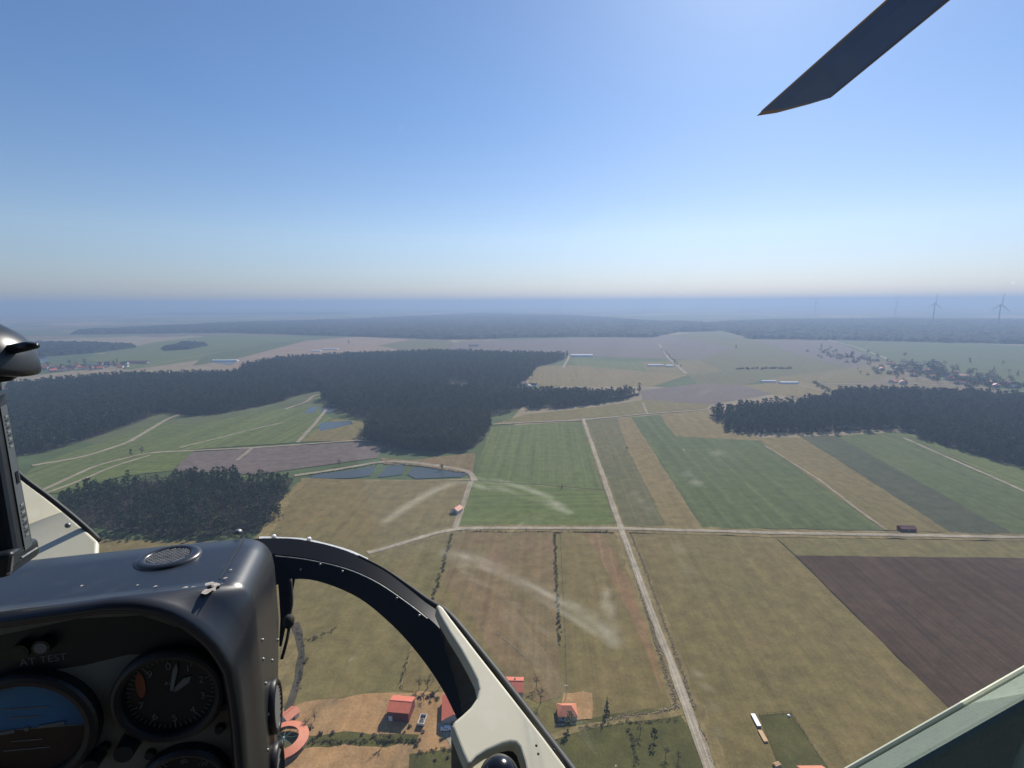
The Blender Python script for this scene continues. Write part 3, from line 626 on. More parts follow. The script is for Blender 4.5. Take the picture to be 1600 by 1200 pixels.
shr = [mesh_of('foliage', *bush_mesh(90 + s, 70, 1.1, 1.5, .3)) for s in range(3)]
for me_ in shr: me_.materials.append(TWIG_L)
stm = MB(); [stm.tube([(0, 0, 0), (.3 * math.cos(k), .3 * math.sin(k), 1.3)], [.05, .02], 4) for k in range(5)]; stm = mesh_of('stems', stm.v, stm.f); stm.materials.append(BARK)
for k, (px, py, s) in enumerate([(668, 1092, .9), (676, 1088, 1.2), (684, 1094, 1.), (655, 1092, .8), (672, 1100, .7), (661, 1146, .8), (640, 1138, .9), (632, 1146, .7), (585, 1152, 1.), (566, 1150, .8), (610, 1153, .9), (690, 1158, .8), (520, 1148, 1.), (500, 1150, 1.2), (486, 1140, 1.), (650, 1168, .9), (700, 1186, .8), (680, 1190, .7)]):
    p = G(px, py); q_ = thing('shrub', (p[0], p[1], .3), k * 1.3, 'grey leafless shrub standing on the sandy yard', 'shrub', 'shrubs on the sandy yard'); q_.scale = (s,) * 3; link('foliage', shr[k % 3], None, q_); link('stems', stm, None, q_)
# ------------------------------------------------------------------ buildings
ROOF = pmat('red_roof', (.64, .16, .085), (.54, .135, .075), .8, .6, c3=(.36, .10, .06), bump=.3, bscale=4)
ROOFO = pmat('orange_roof', (.62, .20, .10), (.54, .17, .09), .8, .6, c3=(.4, .13, .07), bump=.3, bscale=4)
ROOFD = pmat('dark_red_roof', (.20, .055, .05), (.16, .05, .045), .8, .6)
ROOFG = pmat('grey_roof', (.14, .135, .135), (.11, .105, .10), .8, .6)
WALLW = pmat('white_render', (.62, .60, .55), (.54, .52, .48), 1.2, .85)
WALLG = pmat('grey_render', (.36, .34, .31), (.3, .29, .27), 1.2, .85)
WALLR = pmat('red_boards', (.20, .045, .045), (.16, .04, .04), 1.2, .8)
WOODW = pmat('weathered_wood', (.2, .15, .1), (.15, .11, .075), 1.5, .85)
GLASSM = pmat('window_pane', (.03, .04, .05), (.025, .03, .04), 1, .1)
WHITE = pmat('white_paint', (.74, .74, .72), (.68, .68, .66), 1.2, .5)
PINE_WOOD = pmat('fresh_timber', (.62, .40, .20), (.55, .34, .16), 2, .7)
STEEL = pmat('galvanised_steel', (.55, .58, .62), (.48, .5, .54), 2, .4, .3)
RUBBER = pmat('black_rubber', (.02, .02, .02), (.015, .015, .015), 3, .8)
FILM = pmat('tunnel_film', (.78, .78, .76), (.70, .70, .68), .3, .8, spec=.2)

def house(name, px, py, L, W, hw, hr, az, roof, wall, label, hip=0., ov=.35, cat='house', group=None, doors=(), windows=(), chimney=None, doormat=None, pos=None):
    """ridge along local x; az turns it; doors and windows: (side, along, z0, z1, width)"""
    p = G(px, py) if pos is None else pos; o = thing(name, (p[0], p[1], .1), rad(az), label, cat, group); l, w = L / 2, W / 2
    v = [(-l, -w, 0), (l, -w, 0), (l, w, 0), (-l, w, 0), (-l, -w, hw), (l, -w, hw), (l, w, hw), (-l, w, hw)]
    f = [(0, 1, 5, 4), (2, 3, 7, 6)]
    if hip: f += [(1, 2, 6, 5), (3, 0, 4, 7)]
    else: v += [(-l, 0, hw + hr), (l, 0, hw + hr)]; f += [(1, 2, 6, 9, 5), (3, 0, 4, 8, 7)]
    obj('wall', v, f, wall, o)
    k = hr / w * ov; a, c = l + ov, w + ov; e = max(.0, hip); t = .16
    if hip: top = [(-a, -c, hw - k), (a, -c, hw - k), (a, c, hw - k), (-a, c, hw - k), (-a + e, 0, hw + hr), (a - e, 0, hw + hr)]
    else: top = [(-a, -c, hw - k), (a, -c, hw - k), (a, c, hw - k), (-a, c, hw - k), (-a, 0, hw + hr), (a, 0, hw + hr)]
    lowr = [(x, y, z + .03) for x, y, z in top]; topr = [(x, y, z + .03 + t) for x, y, z in top]; fs = [(0, 1, 5, 4), (2, 3, 4, 5), (1, 2, 5), (3, 0, 4)] if hip else [(0, 1, 5, 4), (2, 3, 4, 5)]
    fr = [tuple(i + 6 for i in q) for q in fs] + [q[::-1] for q in fs]
    edge = [(0, 1), (1, 2), (2, 3), (3, 0)] if hip else [(0, 1), (1, 5), (5, 2), (2, 3), (3, 4), (4, 0)]
    fr += [(x, y, y + 6, x + 6) for x, y in edge]
    r_ = obj('roof', lowr + topr, fr, roof, o)
    if not hip: MB().box(-a, a, -.16, .16, hw + hr + .12, hw + hr + .27).build('ridge_cap', roof, r_)
    if chimney is not None:
        MB().box(chimney - .3, chimney + .3, w * .3 - .3, w * .3 + .3, hw + hr * .45, hw + hr + .7).build('chimney', WALLG, r_)
    for nm, lst, mt in (('door', doors, doormat or WOODW), ('window', windows, GLASSM)):
        for side, s, z0, z1, wd in lst:
            b_ = MB()
            if side == 'f': b_.box(s - wd / 2, s + wd / 2, -w - .06, -w + .02, z0, z1)
            elif side == 'b': b_.box(s - wd / 2, s + wd / 2, w - .02, w + .06, z0, z1)
            elif side == 'r': b_.box(l - .02, l + .06, s - wd / 2, s + wd / 2, z0, z1)
            else: b_.box(-l - .06, -l + .02, s - wd / 2, s + wd / 2, z0, z1)
            w_ = b_.build(nm, mt, o)
            if nm == 'window':
                fr_ = MB(); 
                if side == 'f':
                    for x0, x1, q0, q1 in ((s - wd / 2 - .1, s + wd / 2 + .1, z1, z1 + .1), (s - wd / 2 - .1, s + wd / 2 + .1, z0 - .1, z0), (s - wd / 2 - .1, s - wd / 2, z0, z1), (s + wd / 2, s + wd / 2 + .1, z0, z1)): fr_.box(x0, x1, -w - .09, -w + .01, q0, q1)
                    fr_.build('frame', WHITE, w_)
    return o
FW = [('f', -2.4, 1., 2.2, 1.1), ('f', 0., 1., 2.2, 1.1), ('f', 2.4, 1., 2.2, 1.1)]
# the shed whose ridge is seen end to end
a = G(609, 1094.5, 6.2); c = G(644, 1097.5, 6.2); mid = (a + c) / 2; az = math.degrees(math.atan2(c[1] - a[1], c[0] - a[0]))
house('red_shed', 0, 0, np.linalg.norm(c - a) - .6, 8.4, 4.8, 1.4, az, ROOF, WALLR, 'red metal roofed shed with dark red walls and white door', cat='shed', doors=[('f', -3.2, 0, 2.6, 1.6)], doormat=WHITE, pos=mid)
a = G(694, 1086, 5.6)
house('barn', 0, 0, 13, 9.5, 3.4, 2.4, 96, ROOF, WALLG, 'barn with large red roof partly hidden by the cream trim', cat='barn', pos=np.array([a[0] + 4.6, a[1] - 4.]), doors=[('l', 0, 0, 2.6, 2.6)], windows=FW)
a = G(817, 1064, 6.0)
house('farmhouse', 0, 0, 11, 8.6, 4.2, 1.8, -2, ROOF, WALLG, 'long red roofed house just outside the cream window trim', pos=np.array([a[0] - 5.5, a[1]]), windows=FW, chimney=2)
a = G(886, 1103, 4.6)
house('cottage', 0, 0, 7.6, 6.4, 2.7, 1.9, 0, ROOFO, WALLG, 'small cottage with pale red hip roof beside a dark evergreen', hip=2.4, pos=a, windows=[('f', -2., 1., 2.1, 1.), ('f', 2., 1., 2.1, 1.)], doors=[('f', 0, 0, 2.1, 1.)])
a = G(452, 1112, 3.6)
house('field_shed', 0, 0, 5.5, 5.0, 2.5, 1.3, 60, ROOFO, WALLW, 'small pink roofed shed behind the round pen', cat='shed', pos=a, doors=[('f', 0, 0, 2.0, 1.2)])
a = G(1273, 1203, 4.5)
house('stable', 0, 0, 8.5, 6, 2.8, 1.7, 0, ROOFO, WALLW, 'orange roofed building at the foot of the fenced paddock', cat='stable', pos=a, doors=[('f', 0, 0, 2.2, 1.8)])
a = G(714, 792, 4.5)
house('field_barn', 0, 0, 7.5, 6.5, 2.8, 2.0, 62, ROOFO, WALLW, 'lone red roofed barn beside the side track', cat='barn', pos=a, doors=[('l', 0, 0, 2.4, 2.2)])
house('road_shed', 1416, 829, 10.5, 5.5, 2.4, 1.4, -3, ROOFD, WALLR, 'dark red shed standing beside the gravel road', cat='shed', doors=[('f', 0, 0, 2.1, 2.4)])

# round pen with a ring roof
p = G(444, 1166); o = thing('horse_walker', (p[0], p[1], .1), 0, 'round pen with a red ring roof and radiating green rails', 'pen')
n = 48; Ro, Ri = 9.2, 5.6; v = []; f = []
for k in range(n):
    ca, sa = math.cos(2 * PI * k / n), math.sin(2 * PI * k / n)
    v += [(Ro * ca, Ro * sa, 2.7), (Ro * ca, Ro * sa, 2.85), (Ri * ca, Ri * sa, 3.75), (Ri * ca, Ri * sa, 3.6)]
for k in range(n):
    i, j = 4 * k, 4 * ((k + 1) % n); f += [(i, j, j + 1, i + 1), (i + 1, j + 1, j + 2, i + 2), (i + 2, j + 2, j + 3, i + 3), (i + 3, j + 3, j, i)]
obj('roof', v, f, ROOFO, o)
for k in range(16):
    a = 2 * PI * k / 16; MB().tube([(8.8 * math.cos(a), 8.8 * math.sin(a), 0), (8.8 * math.cos(a), 8.8 * math.sin(a), 2.85)], .1, 6).build('post', WOODW, o)
mb = MB(); v = []; f = []
for k in range(n):
    ca, sa = math.cos(2 * PI * k / n), math.sin(2 * PI * k / n); v += [(8.9 * ca, 8.9 * sa, .1), (8.9 * ca, 8.9 * sa, 1.5), (8.8 * ca, 8.8 * sa, 1.5), (8.8 * ca, 8.8 * sa, .1)]
for k in range(n):
    i, j = 4 * k, 4 * ((k + 1) % n); f += [(i, j, j + 1, i + 1), (i + 1, j + 1, j + 2, i + 2), (i + 2, j + 2, j + 3, i + 3)]
obj('fence_ring', v, f, WOODW, o)
MB().tube([(0, 0, 0), (0, 0, 3.9), (0, 0, 4.1)], [.5, .35, .1], 12).build('hub', STEEL, o)
RAIL = pmat('green_rail', (.12, .22, .16), (.1, .18, .13), 2, .6)
for k in range(8):
    a = 2 * PI * k / 8 + .2; MB().tube([(0, 0, 3.7), (5.5 * math.cos(a), 5.5 * math.sin(a), 3.4)], .07, 5).build('rail', RAIL, o)
ZF[0] = 1.0; v = [(5.5 * math.cos(2 * PI * k / n), 5.5 * math.sin(2 * PI * k / n), .75) for k in range(n)]
obj('inner_lawn', v, [tuple(range(n))], GARDEN, o)

# farm trailer, stacks, tank, parked car
p = G(660, 1131); o = thing('farm_trailer', (p[0], p[1], .7), rad(-7), 'open farm trailer with white sides standing on the sand', 'trailer')
MB().box(-1.25, 1.25, -2.4, 2.4, .75, .87).build('bed', WOODW, o)
for b_ in ((-1.3, -1.2, -2.4, 2.4), (1.2, 1.3, -2.4, 2.4), (-1.2, 1.2, -2.45, -2.35), (-1.2, 1.2, 2.35, 2.45)): MB().box(*b_, .87, 1.75).build('side_board', WHITE, o)
for x in (-1.05, 1.05):
    for y in (-1.5, 1.5): MB().tube([(x - .12, y, .42), (x + .12, y, .42)], .42, 14).build('wheel', RUBBER, o)
MB().tube([(0, 2.4, .7), (0, 3.6, .5)], .06, 6).build('drawbar', STEEL, o)
obj('load', *bush_mesh(5, 30, .9, .6, .35), WALLG, o, (0, .2, .9))
p = G(697, 1143); o = thing('parked_car', (p[0], p[1], .75), rad(4), 'white car parked in front of the hidden barn', 'car')
prof = [(-2.1, .35), (-2.15, .75), (-1.9, .98), (-1.2, 1.05), (-.75, 1.48), (.9, 1.5), (1.75, 1.05), (2.1, .95), (2.15, .4)]
v = [(x, y, z) for y in (-.85, .85) for x, z in prof]; k = len(prof)
bevel(obj('body', v, [tuple(range(k))[::-1], tuple(range(k, 2 * k))] + [(i, (i + 1) % k, (i + 1) % k + k, i + k) for i in range(k)], WHITE, o), .08)
MB().add([(-1.15, -.7, 1.09), (-.8, -.65, 1.46), (-.8, .65, 1.46), (-1.15, .7, 1.09)], [(0, 1, 2, 3)]).build('windscreen', GLASSM, o, (-.03, 0, .02))
for s in (-1, 1): MB().box(-.7, .9, .855 * s - .01, .855 * s + .01, 1.1, 1.4).build('side_window', GLASSM, o)
for x in (-1.35, 1.35):
    for y in (-.8, .8): MB().tube([(x, y - .1, .33), (x, y + .1, .33)], .33, 14).build('wheel', RUBBER, o)
a1, c1 = G(1176, 1119), G(1186, 1138); az = math.degrees(math.atan2(*(c1 - a1)[::-1])); Lc = np.linalg.norm(c1 - a1); p = (a1 + c1) / 2
o = thing('sheet_stack', (p[0], p[1], .1), rad(az), 'long white ribbed stack lying beside the fenced paddock', 'stack')
MB().box(-Lc / 2, Lc / 2, -.8, .8, .12, .9).build('bundle', WALLG, o)
for k in range(5): MB().box(-Lc / 2 - .05, Lc / 2 + .05, -.84 + k * .34, -.84 + k * .34 + .3, .9, 1.12).build('rib', WHITE, o)
for x in (-.4, 0, .4): MB().box(x * Lc - .1, x * Lc + .1, -.85, .85, 0, .12).build('bearer', WOODW, o)
a1, c1 = G(1187, 1144), G(1197, 1162); az = math.degrees(math.atan2(*(c1 - a1)[::-1])); Lc = np.linalg.norm(c1 - a1); p = (a1 + c1) / 2
o = thing('timber_stack', (p[0], p[1], .1), rad(az), 'stack of fresh orange timber planks beside the paddock', 'timber stack')
for x in (-.4, 0, .4): MB().box(x * Lc - .1, x * Lc + .1, -.8, .8, 0, .12).build('bearer', WOODW, o)
for j in range(4):
    for k in range(4): MB().box(-Lc / 2 + rng.normal(0, .06), Lc / 2 + rng.normal(0, .06), -.8 + k * .41, -.8 + k * .41 + .34, .13 + j * .2, .13 + j * .2 + .18).build('plank', PINE_WOOD, o)
p = G(1214, 1199); o = thing('log_pile', (p[0], p[1], .1), rad(20), 'pile of pale cut logs below the paddock', 'log pile')
for j in range(3):
    for k in range(5 - j):
        MB().tube([(-1.2 + rng.normal(0, .1), -1.1 + j * .28 + k * .55, .3 + j * .48), (1.2, -1.1 + j * .28 + k * .55, .3 + j * .48)], .27, 8).build('log', PINE_WOOD, o)
p = G(1232, 1121); o = thing('water_tank', (p[0], p[1], .1), 0, 'small round white tank in the paddock corner', 'tank')
MB().tube([(0, 0, 0), (0, 0, .9), (0, 0, 1.1), (0, 0, 1.18)], [.6, .6, .4, .12], 16).build('drum', WHITE, o); MB().tube([(0, 0, 1.18), (0, 0, 1.3)], .14, 10).build('lid', STEEL, o)

def fence(px, label, hgt=1.3, step=3., rails=(.5, 1.0, 1.25), mat=None):
    P = [G(*q) for q in px]; o = thing('fence', (P[0][0], P[0][1], .1), 0, label, 'fence'); base = P[0]
    for a, c in zip(P[:-1], P[1:]):
        L = np.linalg.norm(c - a); k = max(1, int(L / step))
        for j in range(k):
            q = a + (c - a) * j / k - base; MB().tube([(q[0], q[1], 0), (q[0], q[1], hgt)], .07, 5).build('post', mat or WOODW, o)
        for z in rails:
            a_, c_ = a - base, c - base; MB().tube([(a_[0], a_[1], z), (c_[0], c_[1], z)], .035, 4).build('rail', mat or WOODW, o)
fence([(1186, 1119), (1236, 1115), (1262, 1156), (1292, 1200), (1310, 1228)], 'weathered paddock fence round the dark green grass')
fence([(876, 834), (880, 920), (884, 1010), (886, 1090)], 'thin wire fence running down to the hip roofed cottage', 1.2, 6., (.6, 1.1))
fence([(778, 992), (800, 1010), (824, 1032)], 'pale rail fence behind the long red roofed house', 1.2, 4., (.5, 1.0), WHITE)
fence([(868, 1136), (900, 1134), (925, 1132)], 'pale garden fence in front of the hip roofed cottage', 1.1, 2.2, (.4, .9), WHITE)
for px, py, lab in ((677, 1066, 'slender pale pole behind the hidden barn'), (884, 1094, 'slender pale pole behind the hip roofed cottage')):
    p = G(px, py); o = thing('utility_pole', (p[0], p[1], .1), 0, lab, 'pole')
    MB().tube([(0, 0, 0), (0, 0, 7.5)], [.14, .09], 8).build('shaft', STEEL, o); MB().box(-.7, .7, -.05, .05, 6.9, 7.0).build('crossarm', STEEL, o)

# polytunnels and long roofs in the middle distance
def tunnel(px0, px1, py, W, h, label):
    a, c = G(px0, py), G(px1, py); L = np.linalg.norm(c - a); p = (a + c) / 2; o = thing('polytunnel', (p[0], p[1], .1), math.atan2(c[1] - a[1], c[0] - a[0]), label, 'greenhouse', None)
    v = []; n = 9
    for x in (-L / 2, L / 2):
        for k in range(n): t = PI * k / (n - 1); v.append((x, W / 2 * math.cos(t), h * math.sin(t)))
    f = [(k, k + 1, k + n + 1, k + n) for k in range(n - 1)]; obj('film', v, f, FILM, o)
    obj('end_wall', v, [tuple(range(n)), tuple(range(n, 2 * n))[::-1]], FILM, o)
tunnel(892, 926, 557, 22, 7, 'white polytunnel at the corner of the far green parcel')
tunnel(1012, 1036, 572, 14, 5, 'white polytunnel beside the pale far track'); tunnel(1040, 1052, 573, 14, 5, 'short white polytunnel next to a round bush')
tunnel(1189, 1212, 597, 10, 4, 'thin white polytunnel in the hazy tan fields'); tunnel(1218, 1246, 599.5, 12, 4.5, 'longer white polytunnel ending at blue grey bushes')
tunnel(488, 502, 549, 14, 5, 'white polytunnel at the upper forest edge'); tunnel(505, 528, 546, 14, 5, 'long white polytunnel on the pinkish sandy field'); tunnel(333, 372, 564.5, 14, 5, 'white polytunnel behind the broad forest')
house('long_barn', 216, 568, 62, 14, 4, 3.5, -3, ROOFD, WALLG, 'long dark red barn right of the red roofed village', cat='barn')
for px, py, L, az, rf, lab in ((818, 601, 13, 20, ROOFD, 'dark farmhouse at the end of the forest track'), (833, 604, 15, -15, ROOFG, 'grey roofed barn at the forest corner'), (826, 606, 9, 60, ROOFG, 'small white walled shed at the forest corner')):
    house('farm_building', px, py, L, 9, 3.6, 3.2, az, rf, WALLW, lab, cat='house')
q = G(740, 541); house('far_barn', 740, 541, 40, 14, 4, 4, 5, ROOFG, WALLG, 'far grey barn on the mauve field', cat='barn')

# villages
rv = np.random.default_rng(5)
roofs = [ROOF, ROOF, ROOFO, ROOFD, ROOFG]; rn = ['red', 'bright red', 'orange', 'dark red', 'grey']
cols = {}
def village(spots, where, group):
    for px, py in spots:
        k = int(rv.integers(5)); L = rv.uniform(12, 20); W = rv.uniform(9, 12); big = L > 16
        lab = '%s %s roofed house with pale walls %s' % ('long' if big else 'small', rn[k], where)
        house('village_house', px, py, L, W, rv.uniform(3.2, 5), rv.uniform(2.8, 4), rv.uniform(-60, 60), roofs[k], WALLW if rv.random() < .7 else WALLG, lab, group=group + ', ' + rn[k] + (' long' if big else ' small'), windows=[('f', -2.5, 1, 2.3, 1.2), ('f', 2.5, 1, 2.3, 1.2)], doors=[('f', 0, 0, 2.1, 1.1)], chimney=1.5)
sp = [(x + rv.uniform(-3, 3), y) for x, y in zip(np.linspace(46, 198, 40), [580.5 - .045 * (x - 46) + rv.uniform(-5.5, 2.0) for x in np.linspace(46, 198, 40)])]
village(sp, 'in the village behind the forest', 'houses of the village behind the forest')
sp = [(1378, 578), (1392, 570), (1402, 577), (1412, 566), (1422, 581), (1428, 588), (1436, 572), (1448, 580), (1455, 590), (1462, 568), (1470, 575), (1476, 588), (1484, 594), (1492, 583), (1506, 590), (1520, 596), (1535, 592), (1548, 600), (1556, 604), (1570, 600), (1582, 606), (1395, 598), (1410, 600), (1500, 600)]
village(sp, 'in the hazy village beyond the crop wood', 'houses of the hazy village')
for grp, spots in (('tree among the houses of the hazy village', [(rv.uniform(1340, 1595), rv.uniform(564, 606)) for _ in range(34)]), ('tree among the red roofs of the village behind the forest', [(rv.uniform(60, 205), rv.uniform(566, 580)) for _ in range(24)])):
    for px, py in spots:
        k = int(rv.integers(10)); p = G(px, py + (0 if px > 800 else (200 - px) * .04)); kd = 'dark pine' if k < 5 else 'pointed spruce' if k < 7 else 'grey leafless'
        tree(p[0], p[1], k, rv.uniform(.6, .95), '%s %s' % (kd, grp), grp + ', ' + kd, wide=1.5)

# wind turbines
TOP_Z = H + 4
TURB = pmat('turbine_grey', (.16, .17, .19), (.15, .16, .18), .1, .6)
for px, py, D, bl, lab in ((1275, 471.5, 6800, 66, 'faint wind turbine standing apart from the other three'), (1401, 471, 7000, 66, 'faint wind turbine between its lone neighbour and the taller pair'), (1461, 474, 4900, 76, 'tall wind turbine with one blade leaning upright, hub lower than its pair mate'), (1564, 476, 4600, 78, 'tall wind turbine furthest along the forest edge')):
    d = ray(px, py); k = D / math.hypot(d[0], d[1]); hub = H + d[2] * k; x, y = d[0] * k, d[1] * k
    TOP_Z = max(TOP_Z, hub + bl); pass
    o = thing('wind_turbine', (x, y, 0), math.atan2(-x, y) + rad(48), lab, 'wind turbine', None)
    MB().tube([(0, 0, 0), (0, 0, hub * .5), (0, 0, hub - 1)], [4.6, 3.8, 3.0], 14).build('tower', TURB, o)
    MB().box(-2.2, 2.2, -5, 8, hub - 2.2, hub + 2.4).build('nacelle', TURB, o)
    MB().tube([(0, -8.5, hub), (0, -7, hub), (0, -5, hub)], [.4, 1.9, 2.2], 12).build('hub', TURB, o)
    for j in range(3):
        a = rad(4 + 120 * j); dx, dz = math.sin(a), math.cos(a); ex, ez = dz, -dx
        v = [];
        for t, cw in ((0, 3.4), (.12, 7.5), (.5, 6.0), (1, 2.4)):
            cx, cz = dx * bl * t, hub + dz * bl * t
            v += [(cx - ex * cw * .3, -6.6, cz - ez * cw * .3), (cx, -7.0, cz), (cx + ex * cw * .7, -6.6, cz + ez * cw * .7), (cx, -6.1, cz)]
        f = [(4 * i + q, 4 * i + (q + 1) % 4, 4 * i + 4 + (q + 1) % 4, 4 * i + 4 + q) for i in range(3) for q in range(4)] + [(0, 1, 2, 3), (15, 14, 13, 12)]
        obj('blade', v, f, TURB, o)

# ------------------------------------------------------------------ the helicopter
K = 0.75                                      # metres per design unit of the cabin
TH = rad(14.0)                                # the nose points this far left of the view
hr_ = np.array([math.cos(TH), math.sin(TH), 0]); hh_ = np.array([-math.sin(TH), math.cos(TH), 0])
HELI = thing('helicopter', (0, 0, H - 1.2), TH, 'cockpit of a flying helicopter with black console, cream trim and curved windscreen', 'helicopter')
OFF = np.array([0, 0, 1.2])
def loc(p): return np.array(p, float) * K + OFF                     # design units (right, forward, up from the eye) -> helicopter space
def rayl(px, py): d = ray(px, py); return np.array([d @ hr_, d @ hh_, d[2]])
def on_v(px, py, v): d = rayl(px, py); return d * (v / d[1])
def on_u(px, py, u): d = rayl(px, py); return d * (u / d[0])
def on_w(px, py, w): d = rayl(px, py); return d * (w / d[2])
def at_d(px, py, d_): return rayl(px, py) * d_
EC = np.array([-.45, .15, -.25]); EA = np.array([1.0, 1.35, 1.0])    # the bubble: centre and half axes
def on_bubble(px, py, k=1.0):
    d = rayl(px, py); o = -EC; a = ((d / EA) ** 2).sum(); b_ = 2 * ((d * o) / EA ** 2).sum(); c_ = ((o / EA) ** 2).sum() - 1
    return d * ((-b_ + math.sqrt(b_ * b_ - 4 * a * c_)) / (2 * a)) * k
def hobj(name, v, f, mat, parent=HELI, smooth=False): return obj(name, [loc(p) for p in v], f, mat, parent, None, smooth)
def hmb(mb, name, mat, parent=HELI, smooth=False): return hobj(name, mb.v, mb.f, mat, parent, smooth)
def curve_res(pts, n):
    """smooth resample of a polyline (Catmull-Rom, then even spacing)"""
    P = np.array(pts, float); Q = [P[0] * 2 - P[1]] + list(P) + [P[-1] * 2 - P[-2]]; out = []
    for i in range(1, len(Q) - 2):
        for t in np.linspace(0, 1, 12, endpoint=False):
            a, b_, c_, d = Q[i - 1], Q[i], Q[i + 1], Q[i + 2]
            out.append(.5 * ((2 * b_) + (c_ - a) * t + (2 * a - 5 * b_ + 4 * c_ - d) * t * t + (3 * b_ - a - 3 * c_ + d) * t ** 3))
    out.append(P[-1]); out = np.array(out); s = np.r_[0, np.cumsum(np.linalg.norm(np.diff(out, axis=0), axis=1))]; q = np.linspace(0, s[-1], n)
    return np.c_[[np.interp(q, s, out[:, k]) for k in range(out.shape[1])]].T
def loft(curves, closed=False):
    n = len(curves[0]); v = [p for c_ in curves for p in c_]; f = []
    for i in range(len(curves) - 1):
        for k in range(n - 1): f.append((i * n + k, i * n + k + 1, (i + 1) * n + k + 1, (i + 1) * n + k))
    if closed:
        i = len(curves) - 1
        for k in range(n - 1): f.append((i * n + k, i * n + k + 1, k + 1, k))
    return v, f

CONS = pmat('console_paint', (.016, .018, .023), (.021, .023, .028), 14, .33, spec=.8, bump=.05, bscale=220, bdist=.0006, c3=(.028, .029, .031), scale2=40)
FACE = pmat('panel_paint', (.17, .165, .135), (.15, .145, .12), 20, .7, bump=.1, bscale=300, bdist=.0006)
BLACKM = pmat('black_satin', (.010, .010, .012), (.014, .014, .016), 12, .45)
BLACKG = pmat('black_gloss', (.006, .006, .008), (.008, .008, .01), 12, .18)
CREAM = pmat('cream_trim', (.66, .62, .47), (.62, .58, .44), 9, .55, bump=.06, bscale=180, bdist=.0006, c3=(.68, .64, .50), scale2=30)
SEAL = pmat('rubber_seal', (.02, .022, .022), (.03, .032, .032), 30, .6)
TEAL = pmat('grey_green_lining', (.155, .19, .15), (.14, .175, .14), 60, .9, bump=.3, bscale=600, bdist=.001, c3=(.12, .155, .125), scale2=320)
CHIP = pmat('bare_metal_chip', (.62, .58, .50), (.35, .27, .2), 160, .5, .3)
DIAL = pmat('dial_black', (.008, .009, .011), (.011, .012, .014), 20, .35)
MARK = pmat('dial_marking', (.17, .18, .165), (.14, .14, .135), 20, .6)
ORANGE = pmat('orange_flag', (.26, .075, .03), (.2, .06, .025), 20, .5)  # colour of the narrow orange ellipse on the altimeter dial
SKYB = pmat('horizon_blue', (.05, .19, .36), (.035, .12, .26), 20, .35)
BROWN = pmat('horizon_brown', (.05, .028, .02), (.04, .022, .016), 20, .35)
SHELLM = pmat('cabin_lining', (.045, .045, .045), (.035, .035, .035), 6, .9)
NOSEW = pmat('nose_paint', (.7, .72, .74), (.66, .68, .7), 8, .3)
DEVS = pmat('vent_slat', (.045, .045, .043), (.035, .035, .034), 60, .7)
SCREW = pmat('screw_steel', (.34, .34, .33), (.2, .2, .2), 90, .5, .7)

# console body: sections from the rim back to the nose end
U0 = -.56; N1, N2, N3 = 10, 14, 8
def half(side, shoulder, top):
    return np.vstack([curve_res(side, N1)[:-1], curve_res(shoulder, N2)[:-1], curve_res(top, N3)])
def full(h_): l = h_.copy(); l[:, 0] = 2 * U0 - l[:, 0]; return np.vstack([h_, l[::-1][1:]])
A = full(half([(-.251, -1.05), (-.250, -.77), (-.2485, -.653), (-.253, -.574)], [(-.253, -.574), (-.265, -.541), (-.279, -.514), (-.304, -.483), (-.334, -.458), (-.375, -.441), (-.413, -.435)], [(-.413, -.435), (-.481, -.436), (U0, -.437)]))
B = full(half([(-.235, -1.05), (-.235, -.8), (-.235, -.525)], [(-.235, -.525), (-.239, -.497), (-.250, -.477), (-.266, -.466), (-.285, -.4615)], [(-.285, -.4615), (-.40, -.460), (U0, -.4595)]))
def sec(C, v, shrink=0., taper=False):
    ctr = np.array([U0, -.78]); out = []
    for u, w in C:
        q = ctr + (np.array([u, w]) - ctr) * np.array([1 - shrink / .31, 1 - shrink / .33]); vv = v - (max(0, -.64 - w) * .47 if taper else 0); out.append((q[0], vv, q[1]))
    return out
secs = [sec(A, .868, .030), sec(A, .838, .026), sec(A, .823, .018), sec(A, .819, .009), sec(A, .824, .002), sec(A, .836, 0)]
Am = A * .5 + B * .5; secs += [sec(Am, .862, 0), sec(B, .885, 0), sec(B, .90, 0, False)] + [sec(B, .90 + t * .155, 0, True) if t > .4 else sec(B, .90 + t * .155) for t in (.25, .5, .75, 1.)] + [sec(B, 1.071, .006, True), sec(B, 1.079, .02, True), sec(B, 1.081, .07, True)]
v, f = loft(secs); f = [q[::-1] for q in f]; n = len(A); f.append(tuple((len(secs) - 1) * n + k for k in range(n)))
CON = hobj('instrument_console', v, f, CONS, HELI, True)
pan = [(p[0], .866, p[2]) for p in sec(A, .866, .029)]; hobj('instrument_panel', pan, [tuple(range(n))[::-1]], FACE, HELI)
# upper warning strip, black band across the head of the panel
px = [(-40, 1000), (0, 993), (120, 967), (220, 962), (290, 985), (330, 1020), (200, 1023), (130, 1040), (60, 1050), (-40, 1075)]
hobj('warning_strip', [on_v(*q, .8655) for q in px], [tuple(range(len(px)))[::-1]], BLACKM, HELI)
def disc(c, r, v_, n=40): return [(c[0] + r * math.cos(2 * PI * k / n), v_, c[1] + r * math.sin(2 * PI * k / n)) for k in range(n)]
def bezel(c, r0, r1, v0, v1, n=40):
    rings = [disc(c, r1, v0), disc(c, r1, v1 + .004), disc(c, r1 - .003, v1), disc(c, (r0 + r1) / 2, v1 - .002), disc(c, r0 + .002, v1), disc(c, r0, v1 + .004), disc(c, r0, v0)]
    v = [p for r in rings for p in r]; f = [(i * n + k, i * n + (k + 1) % n, (i + 1) * n + (k + 1) % n, (i + 1) * n + k) for i in range(6) for k in range(n)]; return v, f
